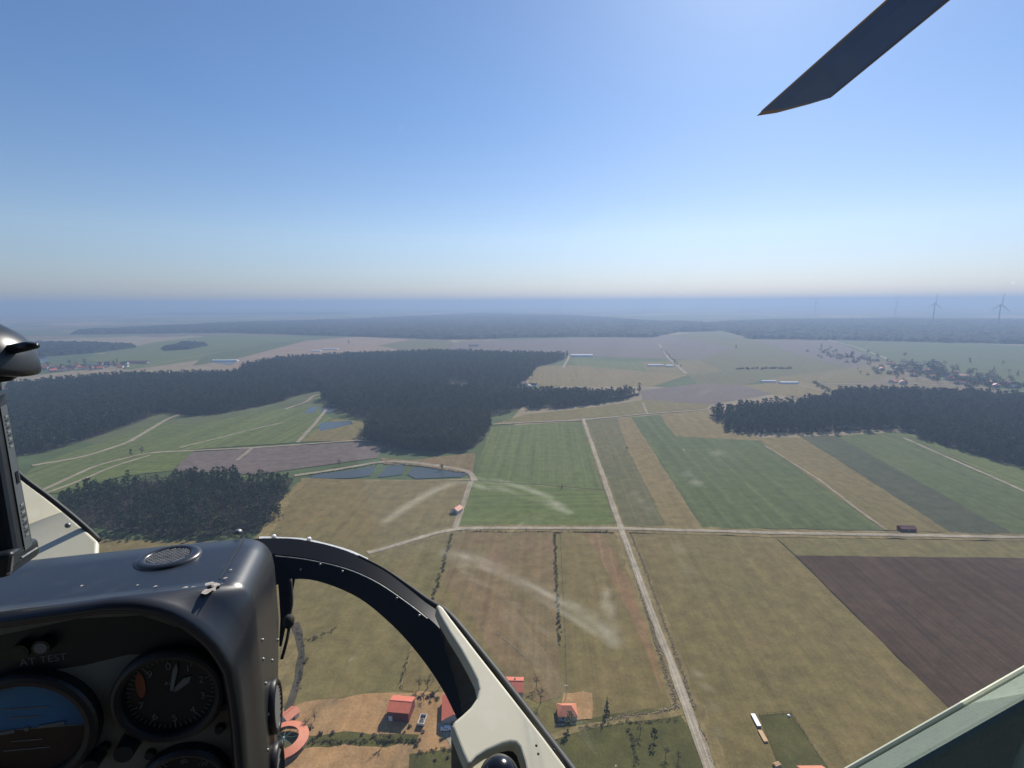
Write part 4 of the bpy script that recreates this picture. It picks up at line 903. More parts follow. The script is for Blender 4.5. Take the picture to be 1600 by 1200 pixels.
def text_mesh(s, size, c, v_, ang=0., name='lettering', parent=HELI, mat=MARK):
    cu = bpy.data.curves.new('lettering', 'FONT'); cu.body = s; cu.size = size * K; cu.align_x = 'CENTER'; cu.align_y = 'CENTER'
    t = bpy.data.objects.new('lettering_source', cu); me = bpy.data.meshes.new_from_object(t); bpy.data.objects.remove(t); bpy.data.curves.remove(cu)
    p = loc((c[0], v_, c[1])); M = Matrix.Translation(Vector(p)) @ Matrix.Rotation(ang, 4, 'Y') @ Matrix.Rotation(PI / 2, 4, 'X'); me.transform(M); me.materials.clear(); me.materials.append(mat)
    o = link(name, me, mat, parent); return o
def ticks(c, r0, r1, n, a0, a1, w, v_):
    mb = MB()
    for k in range(n):
        a = rad(a0 + (a1 - a0) * k / (n - 1)); d = np.array([math.sin(a), math.cos(a)]); e = np.array([d[1], -d[0]]); q0 = r0 if k % 5 else r0 - (r1 - r0) * .8
        P = [c + d * q0 - e * w, c + d * q0 + e * w, c + d * r1 + e * w, c + d * r1 - e * w]; mb.add([(x, v_, z) for x, z in P], [(0, 1, 2, 3)])
    return mb
def needle(c, ang, L, w, v_, parent, tail=.1, mat=MARK):
    a = rad(ang); d = np.array([math.sin(a), math.cos(a)]); e = np.array([d[1], -d[0]]); c = np.array(c)
    P = [c - d * L * tail - e * w * .5, c - d * L * tail + e * w * .5, c + d * L * .75 + e * w, c + d * L, c + d * L * .75 - e * w]
    v = [(x, v_, z) for x, z in P] + [(x, v_ + .002, z) for x, z in P]; hobj('needle', v, [(0, 1, 2, 3, 4), (9, 8, 7, 6, 5)] + [(i, i + 5, (i + 1) % 5 + 5, (i + 1) % 5) for i in range(5)], mat, parent)
def gauge(name, c, r, label):
    c = np.array(c); g = hobj(name, disc(c, r * .93, .862), [tuple(range(40))[::-1]], DIAL, HELI); g['label'] = label
    hobj('bezel', *bezel(c, r * .86, r * 1.06, .8665, .846), BLACKM, g); return g, c
g, c = gauge('altimeter', (-.362, -.628), .078, 'black altimeter dial with white needles and a narrow orange ellipse')
hmb(ticks(c, .058, .065, 51, 0, 360, .0007, .8608), 'graduations', MARK, g)
for k in range(10):
    a = rad(36 * k); text_mesh(str(k), .017, c + .047 * np.array([math.sin(a), math.cos(a)]), .8606, 0, 'numeral', g)
needle(c, 14, .055, .0035, .8575, g); needle(c, 52, .040, .0055, .8590, g)
text_mesh('ALT', .010, c + np.array([0, .018]), .8604, 0, 'lettering', g)
hobj('flag', [(c[0] - .042 + .007 * math.cos(t) , .8603, c[1] + .022 + .022 * math.sin(t)) for t in np.linspace(0, 2 * PI, 20, endpoint=False)], [tuple(range(20))[::-1]], ORANGE, g)  # narrow orange ellipse laid on the dial
hobj('hub', disc(c, .006, .8565), [tuple(range(40))[::-1]], BLACKM, g)
hmb(MB().tube([(c[0] - .066, .866, c[1] - .075), (c[0] - .066, .835, c[1] - .075)], [.016, .014], 20), 'knob', BLACKM, g)
g, c = gauge('attitude_indicator', (-.562, -.648), .094, 'large attitude indicator with blue upper half')
t = np.linspace(0, PI, 24); tilt = rad(-7); rr = .079
def rot2(x, y): return c[0] + x * math.cos(tilt) - y * math.sin(tilt), c[1] + x * math.sin(tilt) + y * math.cos(tilt)
up_ = [rot2(rr * math.cos(a), rr * math.sin(a)) for a in t]; dn = [rot2(rr * math.cos(a), -rr * math.sin(a)) for a in t]
hobj('sky_half', [(x, .8608, z) for x, z in up_], [tuple(range(24))[::-1]], SKYB, g); hobj('ground_half', [(x, .8608, z) for x, z in dn], [tuple(range(24))], BROWN, g)
mb = MB()
for y, w in ((0, .079), (.02, .02), (.035, .03), (-.02, .02), (-.035, .03)):
    P = [rot2(-w, y - .001), rot2(w, y - .001), rot2(w, y + .001), rot2(-w, y + .001)]; mb.add([(x, .8600, z) for x, z in P], [(0, 1, 2, 3)])
hmb(mb, 'horizon_lines', MARK, g); hmb(ticks(c, .074, .080, 13, -60, 60, .001, .8598), 'graduations', MARK, g)
mb = MB(); mb.box(c[0] - .05, c[0] - .015, .8585, .8595, c[1] - .0025, c[1] + .0025); mb.box(c[0] + .015, c[0] + .05, .8585, .8595, c[1] - .0025, c[1] + .0025); mb.box(c[0] - .003, c[0] + .003, .8585, .8595, c[1] - .003, c[1] + .003)
hmb(mb, 'aircraft_symbol', MARK, g); hmb(MB().tube([(c[0] + .085, .866, c[1] - .07), (c[0] + .085, .84, c[1] - .07)], [.012, .011], 16), 'knob', BLACKM, g)
g, c = gauge('speed_gauge', (-.356, -.797), .066, 'round black gauge with one white needle below the altimeter')
hmb(ticks(c, .048, .055, 41, -150, 150, .0007, .8608), 'graduations', MARK, g); needle(c, 250, .044, .003, .858, g)
for k in range(7):
    a = rad(-135 + 45 * k); text_mesh(str(20 * (k + 1)), .011, c + .038 * np.array([math.sin(a), math.cos(a)]), .8606, 0, 'numeral', g)
g, c = gauge('turn_gauge', (-.55, -.84), .07, 'dark gauge below the attitude indicator'); hmb(ticks(c, .052, .058, 31, -150, 150, .0007, .8608), 'graduations', MARK, g); needle(c, -30, .045, .003, .858, g)
p = on_v(68, 1031, .865); text_mesh('AT TEST', .0165, (p[0], p[2]), .8648, rad(0), 'lettering')
for q in ((40, 1010), (73, 1003)):
    p = on_v(*q, .865); l_ = hmb(MB().tube([(p[0], .866, p[2]), (p[0], .850, p[2])], [.013, .012], 18), 'warning_lamp', BLACKG); hobj('lens', disc((p[0], p[2]), .0085, .8495, 40), [tuple(range(40))[::-1]], MARK if q[0] > 50 else DIAL, l_)
for q in ((345, 1136), (236, 1176), (165, 1165), (352, 1100)):
    p = on_v(*q, .865); hmb(MB().tube([(p[0], .866, p[2]), (p[0], .857, p[2])], [.008, .007], 12), 'panel_screw', BLACKM)

# loudspeaker grille on the console top
gc = np.array([-.40, 1.004]); GW = -.460
def ring_top(prof, n=48):
    v = [(gc[0] + r * math.cos(2 * PI * k / n), gc[1] + r * .86 * math.sin(2 * PI * k / n), GW + z) for r, z in prof for k in range(n)]
    f = [(i * n + k, i * n + (k + 1) % n, (i + 1) * n + (k + 1) % n, (i + 1) * n + k) for i in range(len(prof) - 1) for k in range(n)]; return v, f
sg = hobj('speaker_grille', *ring_top([(.054, -.002), (.053, .002), (.050, .0045), (.045, .006), (.038, .006), (.035, .004), (.034, -.002)]), CONS, HELI, True)
v, f = ring_top([(.035, .0006)]); hobj('backing', v, [tuple(range(48))], DIAL, sg)
mb = MB()
for s in (1, -1):
    for k in np.arange(-.032, .034, .0068):
        L = math.sqrt(max(0, .034 ** 2 - k * k)); d = np.array([math.cos(s * PI / 4), math.sin(s * PI / 4)]); e = np.array([-d[1], d[0]]); a = e * k - d * L; b_ = e * k + d * L
        mb.tube([(gc[0] + a[0], gc[1] + a[1] * .86, GW + .004), (gc[0] + b_[0], gc[1] + b_[1] * .86, GW + .004)], .0010, 4, False)
hmb(mb, 'wire_mesh', SCREW, sg)
# screws, chips, seams
def dome(p, nrm, r, h_, name, mat, parent=CON):
    nrm = np.array(nrm, float) / np.linalg.norm(nrm); hmb(MB().tube([np.array(p) - nrm * .002, np.array(p) + nrm * h_ * .5, np.array(p) + nrm * h_], [r, r * .9, r * .4], 12), name, mat, parent, True)
p = on_w(329, 918, -.4598); r_c = np.random.default_rng(3)
v = [(p[0] + (.013 + r_c.uniform(-.005, .006)) * math.cos(a), p[1] + (.018 + r_c.uniform(-.006, .006)) * math.sin(a), -.4590) for a in np.linspace(0, 2 * PI, 18, endpoint=False)]; hobj('paint_chip', v, [tuple(range(18))], CHIP, CON)
dome((p[0], p[1], -.459), (0, 0, 1), .005, .003, 'screw', BLACKM)
for q, s in (((290, 918), 1.), ((302, 917), .6), ((243, 916), .8), ((352, 903), .8), ((346, 912), .5), ((361, 890), .6), ((215, 914), .5), ((128, 915), .7)):
    p_ = on_w(*q, -.4592); hobj('paint_chip', [(p_[0] + (.0035 + r_c.uniform(-.002, .003)) * s * math.cos(a), p_[1] + (.003 + r_c.uniform(-.002, .002)) * s * math.sin(a), -.4590) for a in np.linspace(0, 2 * PI, 9, endpoint=False)], [tuple(range(9))], CHIP, CON)
dome(on_w(372, 831, -.458), (0, 0, 1), .008, .005, 'screw', SCREW); dome(on_v(320, 947, .855), (0, -.5, 1), .006, .004, 'screw', SCREW)
for q in [(410, 1000), (434, 1000), (411, 1030), (425, 1032), (415, 1068), (419, 1116), (418, 1172)]:
    dome(on_u(*q, -.235), (1, 0, 0), .0032, .0025, 'rivet', SCREW)
hmb(MB().tube([(-.287, .90, -.4600), (-.287, 1.06, -.4600)], .0008, 5), 'seam', BLACKM, CON)
for cv, cw in ((.95, -.757), (.925, -.872)):
    n = 32; v = []; prof = [(.052, 0), (.052, .008), (.047, .011), (.041, .009), (.041, 0)]
    for r, z in prof: v += [(-.235 + z, cv + r * .72 * math.cos(2 * PI * k / n), cw + r * math.sin(2 * PI * k / n)) for k in range(n)]
    lv = hobj('side_vent', v, [(i * n + k, i * n + (k + 1) % n, (i + 1) * n + (k + 1) % n, (i + 1) * n + k) for i in range(len(prof) - 1) for k in range(n)], BLACKM, HELI, True)
    for k in range(9):
        z = -.034 + k * .0088; L = .72 * math.sqrt(max(0, .041 ** 2 - z * z)); hobj('slat', [(-.234, cv - L, cw + z), (-.234, cv + L, cw + z), (-.226, cv + L, cw + z - .003), (-.226, cv - L, cw + z - .003), (-.234, cv - L, cw + z - .0035), (-.234, cv + L, cw + z - .0035)], [(0, 1, 2, 3), (3, 2, 5, 4), (0, 3, 4), (1, 5, 2)], DEVS, lv)

# black arch of the lower window
NO = 40
outer = curve_res([(395, 842), (420, 841), (470, 843), (540, 860), (600, 890), (660, 935), (720, 996), (780, 1068), (830, 1134), (885, 1206), (930, 1270)], NO)
midl = curve_res([(395, 868), (430, 866), (480, 872), (540, 886), (590, 908), (640, 942), (690, 985), (740, 1050), (790, 1120), (850, 1206), (895, 1270)], NO)
inner = curve_res([(430, 915), (458, 905), (500, 909), (560, 934), (612, 976), (652, 1020), (686, 1068), (708, 1110), (728, 1160), (745, 1206), (765, 1270)], NO)
Cs = [[on_bubble(*q, 1.01) for q in outer], [on_bubble(*q, .975) for q in outer], [on_bubble(*q, .955) for q in midl], [on_bubble(*q, .935) for q in midl], [on_bubble(*q, .93) for q in inner], [on_bubble(*q, 1.0) for q in inner]]
hobj('window_frame', *loft(Cs, True), BLACKM, HELI, True).modifiers.new('edge', 'EDGE_SPLIT').split_angle = rad(35)
q_ = curve_res([(430, 869), (480, 875), (540, 889), (590, 911), (640, 945), (668, 967)], 24); hmb(MB().tube([on_bubble(*q, .934) for q in q_], .0016, 6), 'edge_bead', SCREW)
for q in ((500, 882), (535, 893), (620, 935), (655, 962), (470, 890)): dome(on_bubble(*q, .93), -rayl(*q), .0032, .002, 'rivet', SCREW, HELI)
q_ = curve_res([(405, 838), (440, 839), (480, 842), (540, 857), (575, 872)], 24)
hobj('nose_strip', *loft([[on_bubble(x, y, 1.02) for x, y in q_], [on_bubble(x, y + 6, 1.015) for x, y in q_], [on_bubble(x, y + 8, 1.05) for x, y in q_]], True), NOSEW)
for q in ((428, 838), (483, 842)): dome(on_bubble(*q, 1.018), (0, -.3, 1), .006, .005, 'rivet', NOSEW, HELI)
# leg of the frame behind the console
hobj('frame_post', *loft([[on_bubble(x, y, k) for x, y in ((432, 880), (436, 930), (438, 965), (436, 1010))] for x_, k in ((0, .93),)] + [[on_bubble(x, y, .93) for x, y in ((462, 900), (456, 935), (449, 968), (440, 1010))], [on_bubble(x, y, .99) for x, y in ((462, 900), (456, 935), (449, 968), (440, 1010))]]), BLACKM)

# cream trim along the right limb of the arch
def plate(name, px, d_of, thick, mat, parent=HELI, bev=.004):
    """flat moulded plate: plane through one sight line at the given depth with the given normal, extruded away from the eye"""
    (a, da), nn = d_of; Pa = at_d(*a, da); nn = np.array(nn, float); nn /= np.linalg.norm(nn)
    if nn @ Pa < 0: nn = -nn
    fr = []
    for q in px: d = rayl(*q); fr.append(d * ((nn @ Pa) / (nn @ d)))
    n = len(fr); v = fr + [p + nn * thick for p in fr]
    o = hobj(name, v, [tuple(range(n)), tuple(range(2 * n - 1, n - 1, -1))] + [(i, i + n, (i + 1) % n + n, (i + 1) % n) for i in range(n)], mat, parent)
    bm = bmesh.new(); bm.from_mesh(o.data); bmesh.ops.recalc_face_normals(bm, faces=bm.faces); bm.to_mesh(o.data); bm.free()
    if bev: bevel(o, bev, 3, 50)
    return o, nn
tp = [(681, 948), (685, 943), (692, 948), (705, 966), (745, 1018), (800, 1088), (850, 1152), (886, 1200), (930, 1260), (832, 1260), (824, 1215), (819, 1190), (812, 1168), (806, 1161), (797, 1160), (785, 1163), (760, 1174), (745, 1184), (734, 1196), (730, 1193), (722, 1176), (712, 1150), (706, 1135), (710, 1127), (722, 1117), (736, 1104), (745, 1091), (748, 1077), (745, 1063), (735, 1043), (720, 1016), (702, 988), (687, 962)]
TN = (.10, -.35, .90); TD = (((800, 1088), .92), TN)
plate('trim_panel', tp, TD, .03, CREAM, bev=.006)
# return of the moulding by the black frame and vent, its shade painted as darker colour
SHADOWP = pmat('recess_painted_shade', (.075, .070, .058), (.062, .058, .05), 9, .7)
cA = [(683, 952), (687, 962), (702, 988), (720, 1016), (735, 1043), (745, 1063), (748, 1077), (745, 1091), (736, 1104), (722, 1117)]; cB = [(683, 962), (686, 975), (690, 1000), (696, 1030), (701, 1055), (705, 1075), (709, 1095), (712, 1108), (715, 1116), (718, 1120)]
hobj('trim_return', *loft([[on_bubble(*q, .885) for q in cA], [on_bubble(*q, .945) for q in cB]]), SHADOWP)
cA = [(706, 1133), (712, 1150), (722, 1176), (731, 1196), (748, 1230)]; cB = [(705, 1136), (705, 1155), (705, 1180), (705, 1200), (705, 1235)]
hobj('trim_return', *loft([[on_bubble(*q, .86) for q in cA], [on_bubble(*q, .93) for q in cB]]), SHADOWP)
plate('vent_recess', [(725, 1192), (760, 1168), (800, 1154), (818, 1165), (832, 1210), (840, 1260), (740, 1260)], (((800, 1088), 1.0), TN), .01, CREAM, bev=0)
p = at_d(780, 1216, .80); bm = bmesh.new(); bmesh.ops.create_uvsphere(bm, u_segments=24, v_segments=16, radius=.024)
me = bpy.data.meshes.new('air_vent'); bm.to_mesh(me); bm.free(); me.transform(Matrix.Translation(Vector(loc(p)))); [setattr(q, 'use_smooth', True) for q in me.polygons]; av = link('air_vent', me, BLACKG, HELI)
hmb(MB().tube([p + np.array([-.006, -.030, .018]), p + np.array([.01, -.034, .016])], .0035, 8), 'vent_tab', SCREW, av)
for q in ((838, 1165), (841, 1178), (866, 1172)): dome(at_d(*q, .80), -rayl(*q), .002, .002, 'scuff', BLACKM, HELI)
sealc = curve_res([(560, 869), (600, 889), (640, 917), (672, 941), (700, 959), (745, 1012), (800, 1081), (850, 1146), (900, 1212), (940, 1265)], 40); hmb(MB().tube([on_bubble(*q, .955) for q in sealc], list(np.clip(np.linspace(.001, .022, 40), .003, .008)), 8), 'window_seal', SEAL, HELI, True)

# cream panel beyond the console, with its seal
plate('nose_panel', [(20, 735), (40, 752), (70, 775), (105, 803), (140, 834), (152, 845), (150, 900), (-20, 900), (-20, 735)], (((100, 850), 1.16), (.05, -.45, .9)), .02, CREAM)
sq = curve_res([(15, 728), (40, 750), (75, 776), (110, 804), (140, 830), (156, 846)], 24); hmb(MB().tube([on_bubble(*q, .965) for q in sq], .006, 8), 'window_seal', SEAL, HELI, True)
dome(at_d(106, 821, 1.15), -rayl(106, 821), 0.006, .004, 'screw', SCREW, HELI)

# lined sill of the right-hand door
T0, T1, M0, M1 = at_d(1285, 1226, .50), at_d(1625, 1032, .50), at_d(1375, 1222, .445), at_d(1640, 1072, .445)
T0, M0 = T0 + (T0 - T1) * .9, M0 + (M0 - M1) * .9; dn = np.array([0, .02, -.35]); sv_ = [T0, T1, M1, M0, M0 + dn, M1 + dn, T0 + dn, T1 + dn]
bevel(hobj('door_sill', sv_, [(0, 1, 2, 3), (3, 2, 5, 4), (4, 5, 7, 6), (6, 7, 1, 0), (0, 3, 4, 6), (1, 7, 5, 2)], TEAL), .008, 3)
hmb(MB().tube([T0, T1], .0028, 8), 'window_seal', pmat('pale_bead', (.5, .52, .4), (.45, .47, .36), 30, .6))

# glass
GL = bpy.data.materials.new('canopy_glass'); GL.use_nodes = True; N = GL.node_tree.nodes; L = GL.node_tree.links; N.clear()
tr = N.new('ShaderNodeBsdfTransparent'); tr.inputs[0].default_value = (.965, .975, .975, 1); gl = N.new('ShaderNodeBsdfGlossy'); gl.inputs['Roughness'].default_value = .02; gl.inputs[0].default_value = (1, 1, 1, 1)
fr = N.new('ShaderNodeFresnel'); fr.inputs[0].default_value = 1.35; m1 = N.new('ShaderNodeMixShader'); L.new(fr.outputs[0], m1.inputs[0]); L.new(tr.outputs[0], m1.inputs[1]); L.new(gl.outputs[0], m1.inputs[2])
tl = N.new('ShaderNodeBsdfTranslucent'); tl.inputs[0].default_value = (.85, .83, .74, 1); at_ = N.new('ShaderNodeAttribute'); at_.attribute_name = 'smudge'  # 'smudge' holds the painted reflection streaks
tc = N.new('ShaderNodeTexCoord'); vo = N.new('ShaderNodeTexVoronoi'); vo.inputs['Scale'].default_value = 26; L.new(tc.outputs['Object'], vo.inputs['Vector'])
sx = N.new('ShaderNodeSeparateColor'); L.new(vo.outputs['Color'], sx.inputs[0])
def mth(op, a, b_=None):
    q = N.new('ShaderNodeMath'); q.operation = op
    for i, x in enumerate((a, b_)):
        if x is None: continue
        if isinstance(x, (int, float)): q.inputs[i].default_value = x
        else: L.new(x, q.inputs[i])
    return q.outputs[0]
sm = mth('MULTIPLY', at_.outputs['Fac'], .24)  # pale cabin reflections painted into the glass as a mask
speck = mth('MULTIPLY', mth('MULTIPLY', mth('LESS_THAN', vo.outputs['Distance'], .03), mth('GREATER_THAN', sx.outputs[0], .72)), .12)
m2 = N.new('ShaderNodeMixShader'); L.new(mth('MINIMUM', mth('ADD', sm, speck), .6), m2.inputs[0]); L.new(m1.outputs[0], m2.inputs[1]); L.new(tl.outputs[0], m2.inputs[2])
og = N.new('ShaderNodeOutputMaterial'); L.new(m2.outputs[0], og.inputs[0])

def bubble_grid(na, ne, a0, a1, e0, e1):
    az = np.radians(np.linspace(a0, a1, na)); el = np.radians(np.linspace(e0, e1, ne)); AZ, EL = np.meshgrid(az, el)
    S = np.stack([np.sin(AZ) * np.cos(EL), np.cos(AZ) * np.cos(EL), np.sin(EL)], -1); return S, EC + S * EA
def to_px(P):
    w = P[..., 0, None] * hr_ + P[..., 1, None] * hh_ + P[..., 2, None] * np.array([0, 0, 1.]); d = w @ fw; d = np.where(np.abs(d) < 1e-6, 1e-6, d); return 800 + FPX * (w @ RR) / d, 600 - FPX * (w @ UU) / d, d
def pane(name, keep, na, ne, a0, a1, e0, e1, label, reflection_streaks=()):
    S, P = bubble_grid(na, ne, a0, a1, e0, e1); X, Y, D = to_px(P); ctr = lambda Z: (Z[:-1, :-1] + Z[1:, :-1] + Z[:-1, 1:] + Z[1:, 1:]) / 4
    k = keep(ctr(X), ctr(Y), ctr(D), ctr(S[..., 0]), ctr(S[..., 1]), ctr(S[..., 2])); ids = np.arange(na * ne).reshape(ne, na); f = np.stack([ids[:-1, :-1], ids[:-1, 1:], ids[1:, 1:], ids[1:, :-1]], -1)[k]
    used = np.unique(f); rm = -np.ones(na * ne, int); rm[used] = np.arange(len(used)); V = P.reshape(-1, 3)[used]
    o = hobj(name, V, rm[f], GL, HELI, True); o['label'] = label
    if reflection_streaks:
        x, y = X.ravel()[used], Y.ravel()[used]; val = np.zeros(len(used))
        for pts, w0, w1, s in reflection_streaks:  # each curve draws one painted reflection streak
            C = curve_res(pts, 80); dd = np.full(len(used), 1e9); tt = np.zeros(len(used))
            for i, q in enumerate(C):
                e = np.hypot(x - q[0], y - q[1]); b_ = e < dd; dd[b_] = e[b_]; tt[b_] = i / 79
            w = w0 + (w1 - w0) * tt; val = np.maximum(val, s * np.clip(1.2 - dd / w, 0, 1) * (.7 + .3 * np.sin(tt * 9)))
        a = o.data.attributes.new('smudge', 'FLOAT', 'POINT'); a.data.foreach_set('value', np.where(D.ravel()[used] > 0, val, 0).astype(np.float32))  # mask of the painted reflection streaks
    return o
chin_px = [(425, 880), (480, 888), (560, 910), (620, 950), (668, 1000), (705, 1060), (725, 1110), (742, 1160), (775, 1260), (775, 1700), (300, 1700), (425, 1200)]
def in_chin(X, Y, D): return inside(np.c_[X.ravel(), Y.ravel()], chin_px).reshape(X.shape) & (D > 0)
def under(X, Y, D):   # below the arch: not windscreen
    edge = np.interp(X, [390, 480, 600, 700, 800, 900, 1000], [850, 855, 900, 985, 1105, 1235, 1400]); return (D > 0) & (X > 300) & (X < 1000) & (Y > edge)
pane('windscreen', lambda X, Y, D, su, sv, sw: (sv > -.30) & (sw < .86) & ~under(X, Y, D) & ((sw > -.42) | (su > .6)) & (sw > -.8), 330, 250, -130, 130, -55, 62, 'curved clear windscreen with faint painted reflections',
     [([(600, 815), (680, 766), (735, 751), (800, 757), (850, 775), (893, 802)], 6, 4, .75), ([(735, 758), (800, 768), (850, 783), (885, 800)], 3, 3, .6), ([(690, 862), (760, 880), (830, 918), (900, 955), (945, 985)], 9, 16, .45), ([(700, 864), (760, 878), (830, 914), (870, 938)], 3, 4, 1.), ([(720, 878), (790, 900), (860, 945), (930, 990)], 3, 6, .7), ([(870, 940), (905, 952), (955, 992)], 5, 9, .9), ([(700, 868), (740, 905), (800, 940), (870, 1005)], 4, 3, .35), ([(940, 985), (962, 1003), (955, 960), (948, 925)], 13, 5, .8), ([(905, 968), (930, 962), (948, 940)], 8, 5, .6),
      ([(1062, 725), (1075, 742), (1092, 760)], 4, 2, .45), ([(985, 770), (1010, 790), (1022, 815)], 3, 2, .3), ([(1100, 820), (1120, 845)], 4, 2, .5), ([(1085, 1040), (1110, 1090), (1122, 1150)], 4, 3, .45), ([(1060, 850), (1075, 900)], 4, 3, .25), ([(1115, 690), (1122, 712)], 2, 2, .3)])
pane('chin_window', lambda X, Y, D, su, sv, sw: in_chin(X, Y, D), 90, 90, -70, 75, -80, 0, 'clear lower window inside the black arch')
# roof, rear bulkhead and floor of the cabin
S, P = bubble_grid(73, 37, -180, 180, -90, 90); c4 = lambda Z: (Z[:-1, :-1] + Z[1:, :-1] + Z[:-1, 1:] + Z[1:, 1:]) / 4
su, sv2, sw = c4(S[..., 0]), c4(S[..., 1]), c4(S[..., 2]); kp = (sv2 <= -.27) | (sw >= .85) | ((sw < -.82) & (sv2 < .35)); ids = np.arange(73 * 37).reshape(37, 73)
f = np.stack([ids[:-1, :-1], ids[:-1, 1:], ids[1:, 1:], ids[1:, :-1]], -1)[kp]; sh = hobj('cabin_shell', (EC + S * EA * 1.01).reshape(-1, 3), f, SHELLM, HELI, True); sh.modifiers.new('thick', 'SOLIDIFY').thickness = .02
hmb(MB().box(-.3, .3, -.35, .2, -.95, -.80).box(-.3, .3, -.5, -.36, -.95, -.1), 'seat', SHELLM)

# main rotor blade seen overhead
zb = 1.45
def on_up(px, py, w): d = rayl(px, py); return d * (w / d[2])
a0, a1, c0, c1 = [on_up(*q, zb) for q in ((1190, 174), (1386, 0), (1297, 152), (1482, 0))]
dA = (a1 - a0) / np.linalg.norm(a1 - a0); dC = (c1 - c0) / np.linalg.norm(c1 - c0); dB = dA + dC; dB /= np.linalg.norm(dB); ts = np.linspace(0, 4.0, 9)
def blade_sec(p, q):
    ch = q - p; up_ = np.array([0, 0, 1.]); return [p, p + ch * .3 + up_ * .035, p + ch * .75 + up_ * .02, q, p + ch * .75 - up_ * .008, p + ch * .3 - up_ * .014]
w_root = np.linalg.norm(a1 - c1); secsb = []
for t in ts:
    p = a0 + dA * min(t, 1.5) + dB * max(0, t - 1.5); q = c0 + dC * min(t, 1.5) + dB * max(0, t - 1.5); secsb.append(blade_sec(p, q))
BLADE = pmat('rotor_blade_paint', (.045, .165, .58), (.04, .15, .52), 4, .5); BTAN = pmat('blade_tip_tan', (.30, .24, .19), (.26, .2, .16), 6, .5)
v = [p for s in secsb for p in s]; f = [(6 * i + k, 6 * i + (k + 1) % 6, 6 * i + 6 + (k + 1) % 6, 6 * i + 6 + k) for i in range(len(secsb) - 1) for k in range(6)]
rb = hobj('rotor_blade', v, f, BLADE); rb['label'] = 'dark blue main rotor blade with tan tip'
tip = [blade_sec(a0 - dA * .10 + (c0 - a0) * .0, c0 - dC * .02), secsb[0]]
v = [p for s in tip for p in s]; hobj('tip_cap', v, [(k, (k + 1) % 6, 6 + (k + 1) % 6, 6 + k) for k in range(6)] + [(5, 4, 3, 2, 1, 0)], BTAN, rb)
for e in (0, 3): hmb(MB().tube([s[e] for s in secsb], .006, 6), 'edge_strip', BTAN, rb)
hc = (secsb[-1][0] + secsb[-1][3]) / 2; hmb(MB().tube([hc + np.array([0, 0, -.25]), hc + np.array([0, 0, .06]), hc + np.array([0, 0, .14])], [.07, .16, .1], 16), 'rotor_hub', BLACKM, HELI)

# ------------------------------------------------------------------ things in the cockpit
def ctop(name, label, cat, at_):
    p = loc(at_); c_, s_ = math.cos(TH), math.sin(TH); w = np.array([p[0] * c_ - p[1] * s_, p[0] * s_ + p[1] * c_, p[2] + H - 1.2]); o = thing(name, tuple(w), TH, label, cat); o['base'] = 0; del o['base']; return o, np.array(at_, float)
def cobj(name, v, f, mat, o, base, smooth=False): return obj(name, [(np.array(p) - base) * K for p in v], f, mat, o, None, smooth)
DEV = pmat('device_black', (.012, .014, .016), (.018, .02, .022), 20, .35); DEVG = pmat('device_edge_grey', (.07, .08, .085), (.06, .07, .075), 20, .4)
o, ba = ctop('tablet', 'black tablet seen edge on in its holder at the console', 'tablet', at_d(20, 895, .80))
A_, B_, C_, D_ = at_d(-14, 612, .78), at_d(9, 603, .84), at_d(57, 862, .84), at_d(32, 884, .78); lv = np.array([-.30, -.05, 0.])
bevel(cobj('body', [A_, B_, C_, D_, A_ + lv, B_ + lv, C_ + lv, D_ + lv], [(0, 3, 2, 1), (4, 5, 6, 7), (0, 1, 5, 4), (1, 2, 6, 5), (2, 3, 7, 6), (3, 0, 4, 7)], DEV, o, ba), .008, 3)
def edge_pt(s, t, off=.002):
    p = (A_ * (1 - s) + B_ * s) * (1 - t) + (D_ * (1 - s) + C_ * s) * t; nn = np.cross(D_ - A_, B_ - A_); nn /= np.linalg.norm(nn); nn = nn if nn @ p < 0 else -nn; return p + nn * off
def edge_quad(s0, s1, t0, t1, off): return [edge_pt(s0, t0, off), edge_pt(s1, t0, off), edge_pt(s1, t1, off), edge_pt(s0, t1, off)]
cobj('side_rail', edge_quad(.30, .72, .10, .94, .002), [(0, 1, 2, 3)], DEVG, o, ba)
for t0 in (.16, .68):
    for k in range(9): cobj('slot', edge_quad(.42, .60, t0 + k * .022, t0 + k * .022 + .010, .0035), [(0, 1, 2, 3)], MARK if k % 2 == 0 else BLACKM, o, ba)
cobj('port', edge_quad(.44, .60, .49, .56, .0035), [(0, 1, 2, 3)], BLACKG, o, ba)
A2, B2, C2, D2 = at_d(20, 862, .76), at_d(60, 838, .85), at_d(66, 866, .85), at_d(14, 903, .76)
bevel(cobj('holder_clip', [A2, B2, C2, D2, A2 + lv, B2 + lv, C2 + lv, D2 + lv], [(0, 3, 2, 1), (4, 5, 6, 7), (0, 1, 5, 4), (1, 2, 6, 5), (2, 3, 7, 6), (3, 0, 4, 7)], DEV, o, ba), .006, 3)
cobj('clip_edge', *((lambda m_: (m_.v, m_.f))(MB().tube([at_d(33, 872, .755), at_d(58, 856, .835)], .0016, 6))), SCREW, o, ba)
c0_ = at_d(-22, 548, .80); o, ba = ctop('suction_mount', 'black suction cup mount with a release tab above the tablet', 'mount', at_d(-10, 612, .82))
axis = at_d(10, 520, .80) - at_d(-22, 585, .80); axis /= np.linalg.norm(axis)
prof = [(.0, .070), (.020, .068), (.045, .058), (.066, .036), (.076, .012), (.080, 0), (.074, -.006), (.05, -.022), (.03, -.045), (.0, -.05)]
e1 = np.cross(axis, [0, 1, 0]); e1 /= np.linalg.norm(e1); e2 = np.cross(axis, e1); n = 32; ctr_ = at_d(-38, 552, .80); v = []
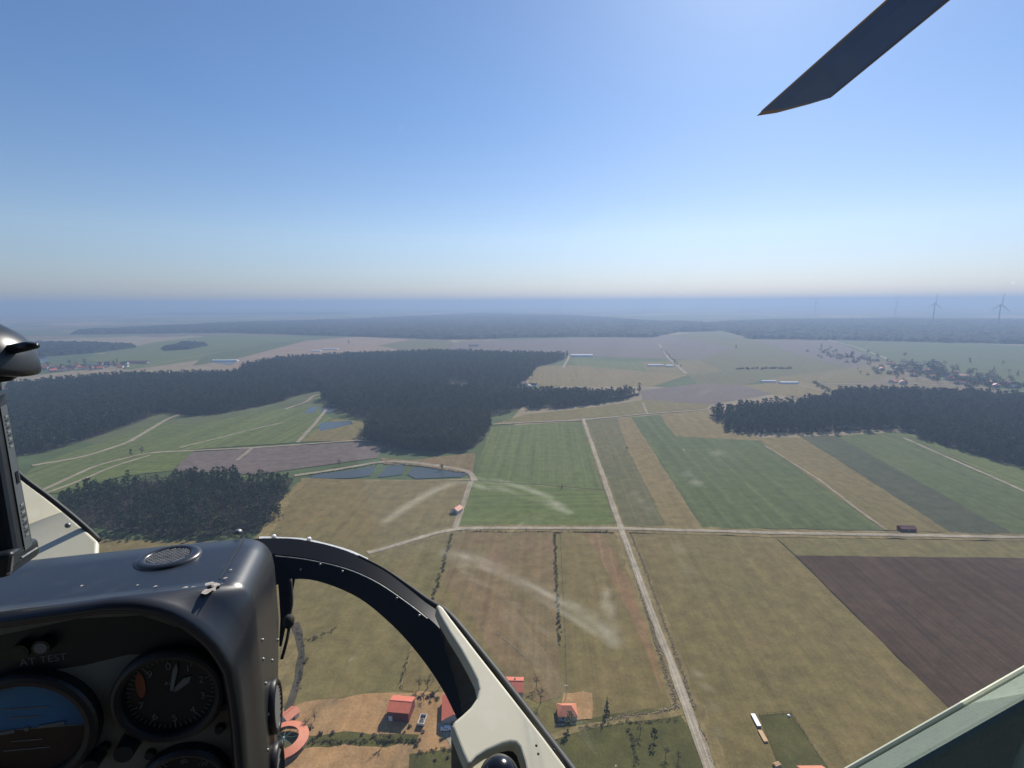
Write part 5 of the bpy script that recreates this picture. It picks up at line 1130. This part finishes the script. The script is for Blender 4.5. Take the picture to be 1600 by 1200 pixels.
for r, z in prof: v += [ctr_ + axis * z * .75 + (e1 * math.cos(2 * PI * k / n) + e2 * math.sin(2 * PI * k / n)) * (r + 1e-4) for k in range(n)]
cobj('cup', v, [(i * n + k, i * n + (k + 1) % n, (i + 1) * n + (k + 1) % n, (i + 1) * n + k) for i in range(len(prof) - 1) for k in range(n)], DEV, o, ba, True)
mb = MB().tube([at_d(8, 548, .79), at_d(42, 541, .79), at_d(59, 540, .79)], [.008, .0075, .004], 10); cobj('release_tab', mb.v, mb.f, DEV, o, ba, True)
A3, B3, C3, D3 = at_d(-40, 572, .78), at_d(21, 573, .80), at_d(22, 596, .80), at_d(-40, 602, .78); bk = np.array([-.02, .05, 0])
bevel(cobj('swivel_block', [A3, B3, C3, D3, A3 + bk, B3 + bk, C3 + bk, D3 + bk], [(0, 3, 2, 1), (4, 5, 6, 7), (0, 1, 5, 4), (1, 2, 6, 5), (2, 3, 7, 6), (3, 0, 4, 7)], DEV, o, ba), .005, 3)
mb = MB().tube([at_d(-25, 590, .81), at_d(-25, 625, .82)], .02, 12); cobj('arm', mb.v, mb.f, DEV, o, ba, True)
o, ba = ctop('cable', 'thin black cable with a connector hanging behind the console', 'cable', on_bubble(440, 1030, .9))
mb = MB().tube([on_bubble(*q, .9) for q in curve_res([(454, 905), (456, 940), (452, 965), (451, 985), (447, 1005), (440, 1030)], 20)], .0035, 8); cobj('cord', mb.v, mb.f, RUBBER, o, ba, True)
mb = MB().tube([on_bubble(*q, .9) for q in ((453, 960), (452, 966), (451, 976), (450, 982))], [.006, .012, .011, .005], 10); cobj('connector', mb.v, mb.f, RUBBER, o, ba, True)

# ------------------------------------------------------------------ haze
hz = MB().box(-62000, 62000, -62000, 62000, -1.5, TOP_Z + 3.0).build('haze', None); tag(hz, 'thin blue spring haze over the plain', None, None, 'stuff')
hm = bpy.data.materials.new('haze'); hm.use_nodes = True; hn = hm.node_tree; hn.nodes.clear()
pv = hn.nodes.new('ShaderNodeVolumePrincipled'); pv.inputs['Color'].default_value = (.355, .475, .68, 1); pv.inputs['Density'].default_value = 2.4e-4; pv.inputs['Anisotropy'].default_value = .25
ho = hn.nodes.new('ShaderNodeOutputMaterial'); hn.links.new(pv.outputs[0], ho.inputs['Volume']); hz.data.materials.append(hm)
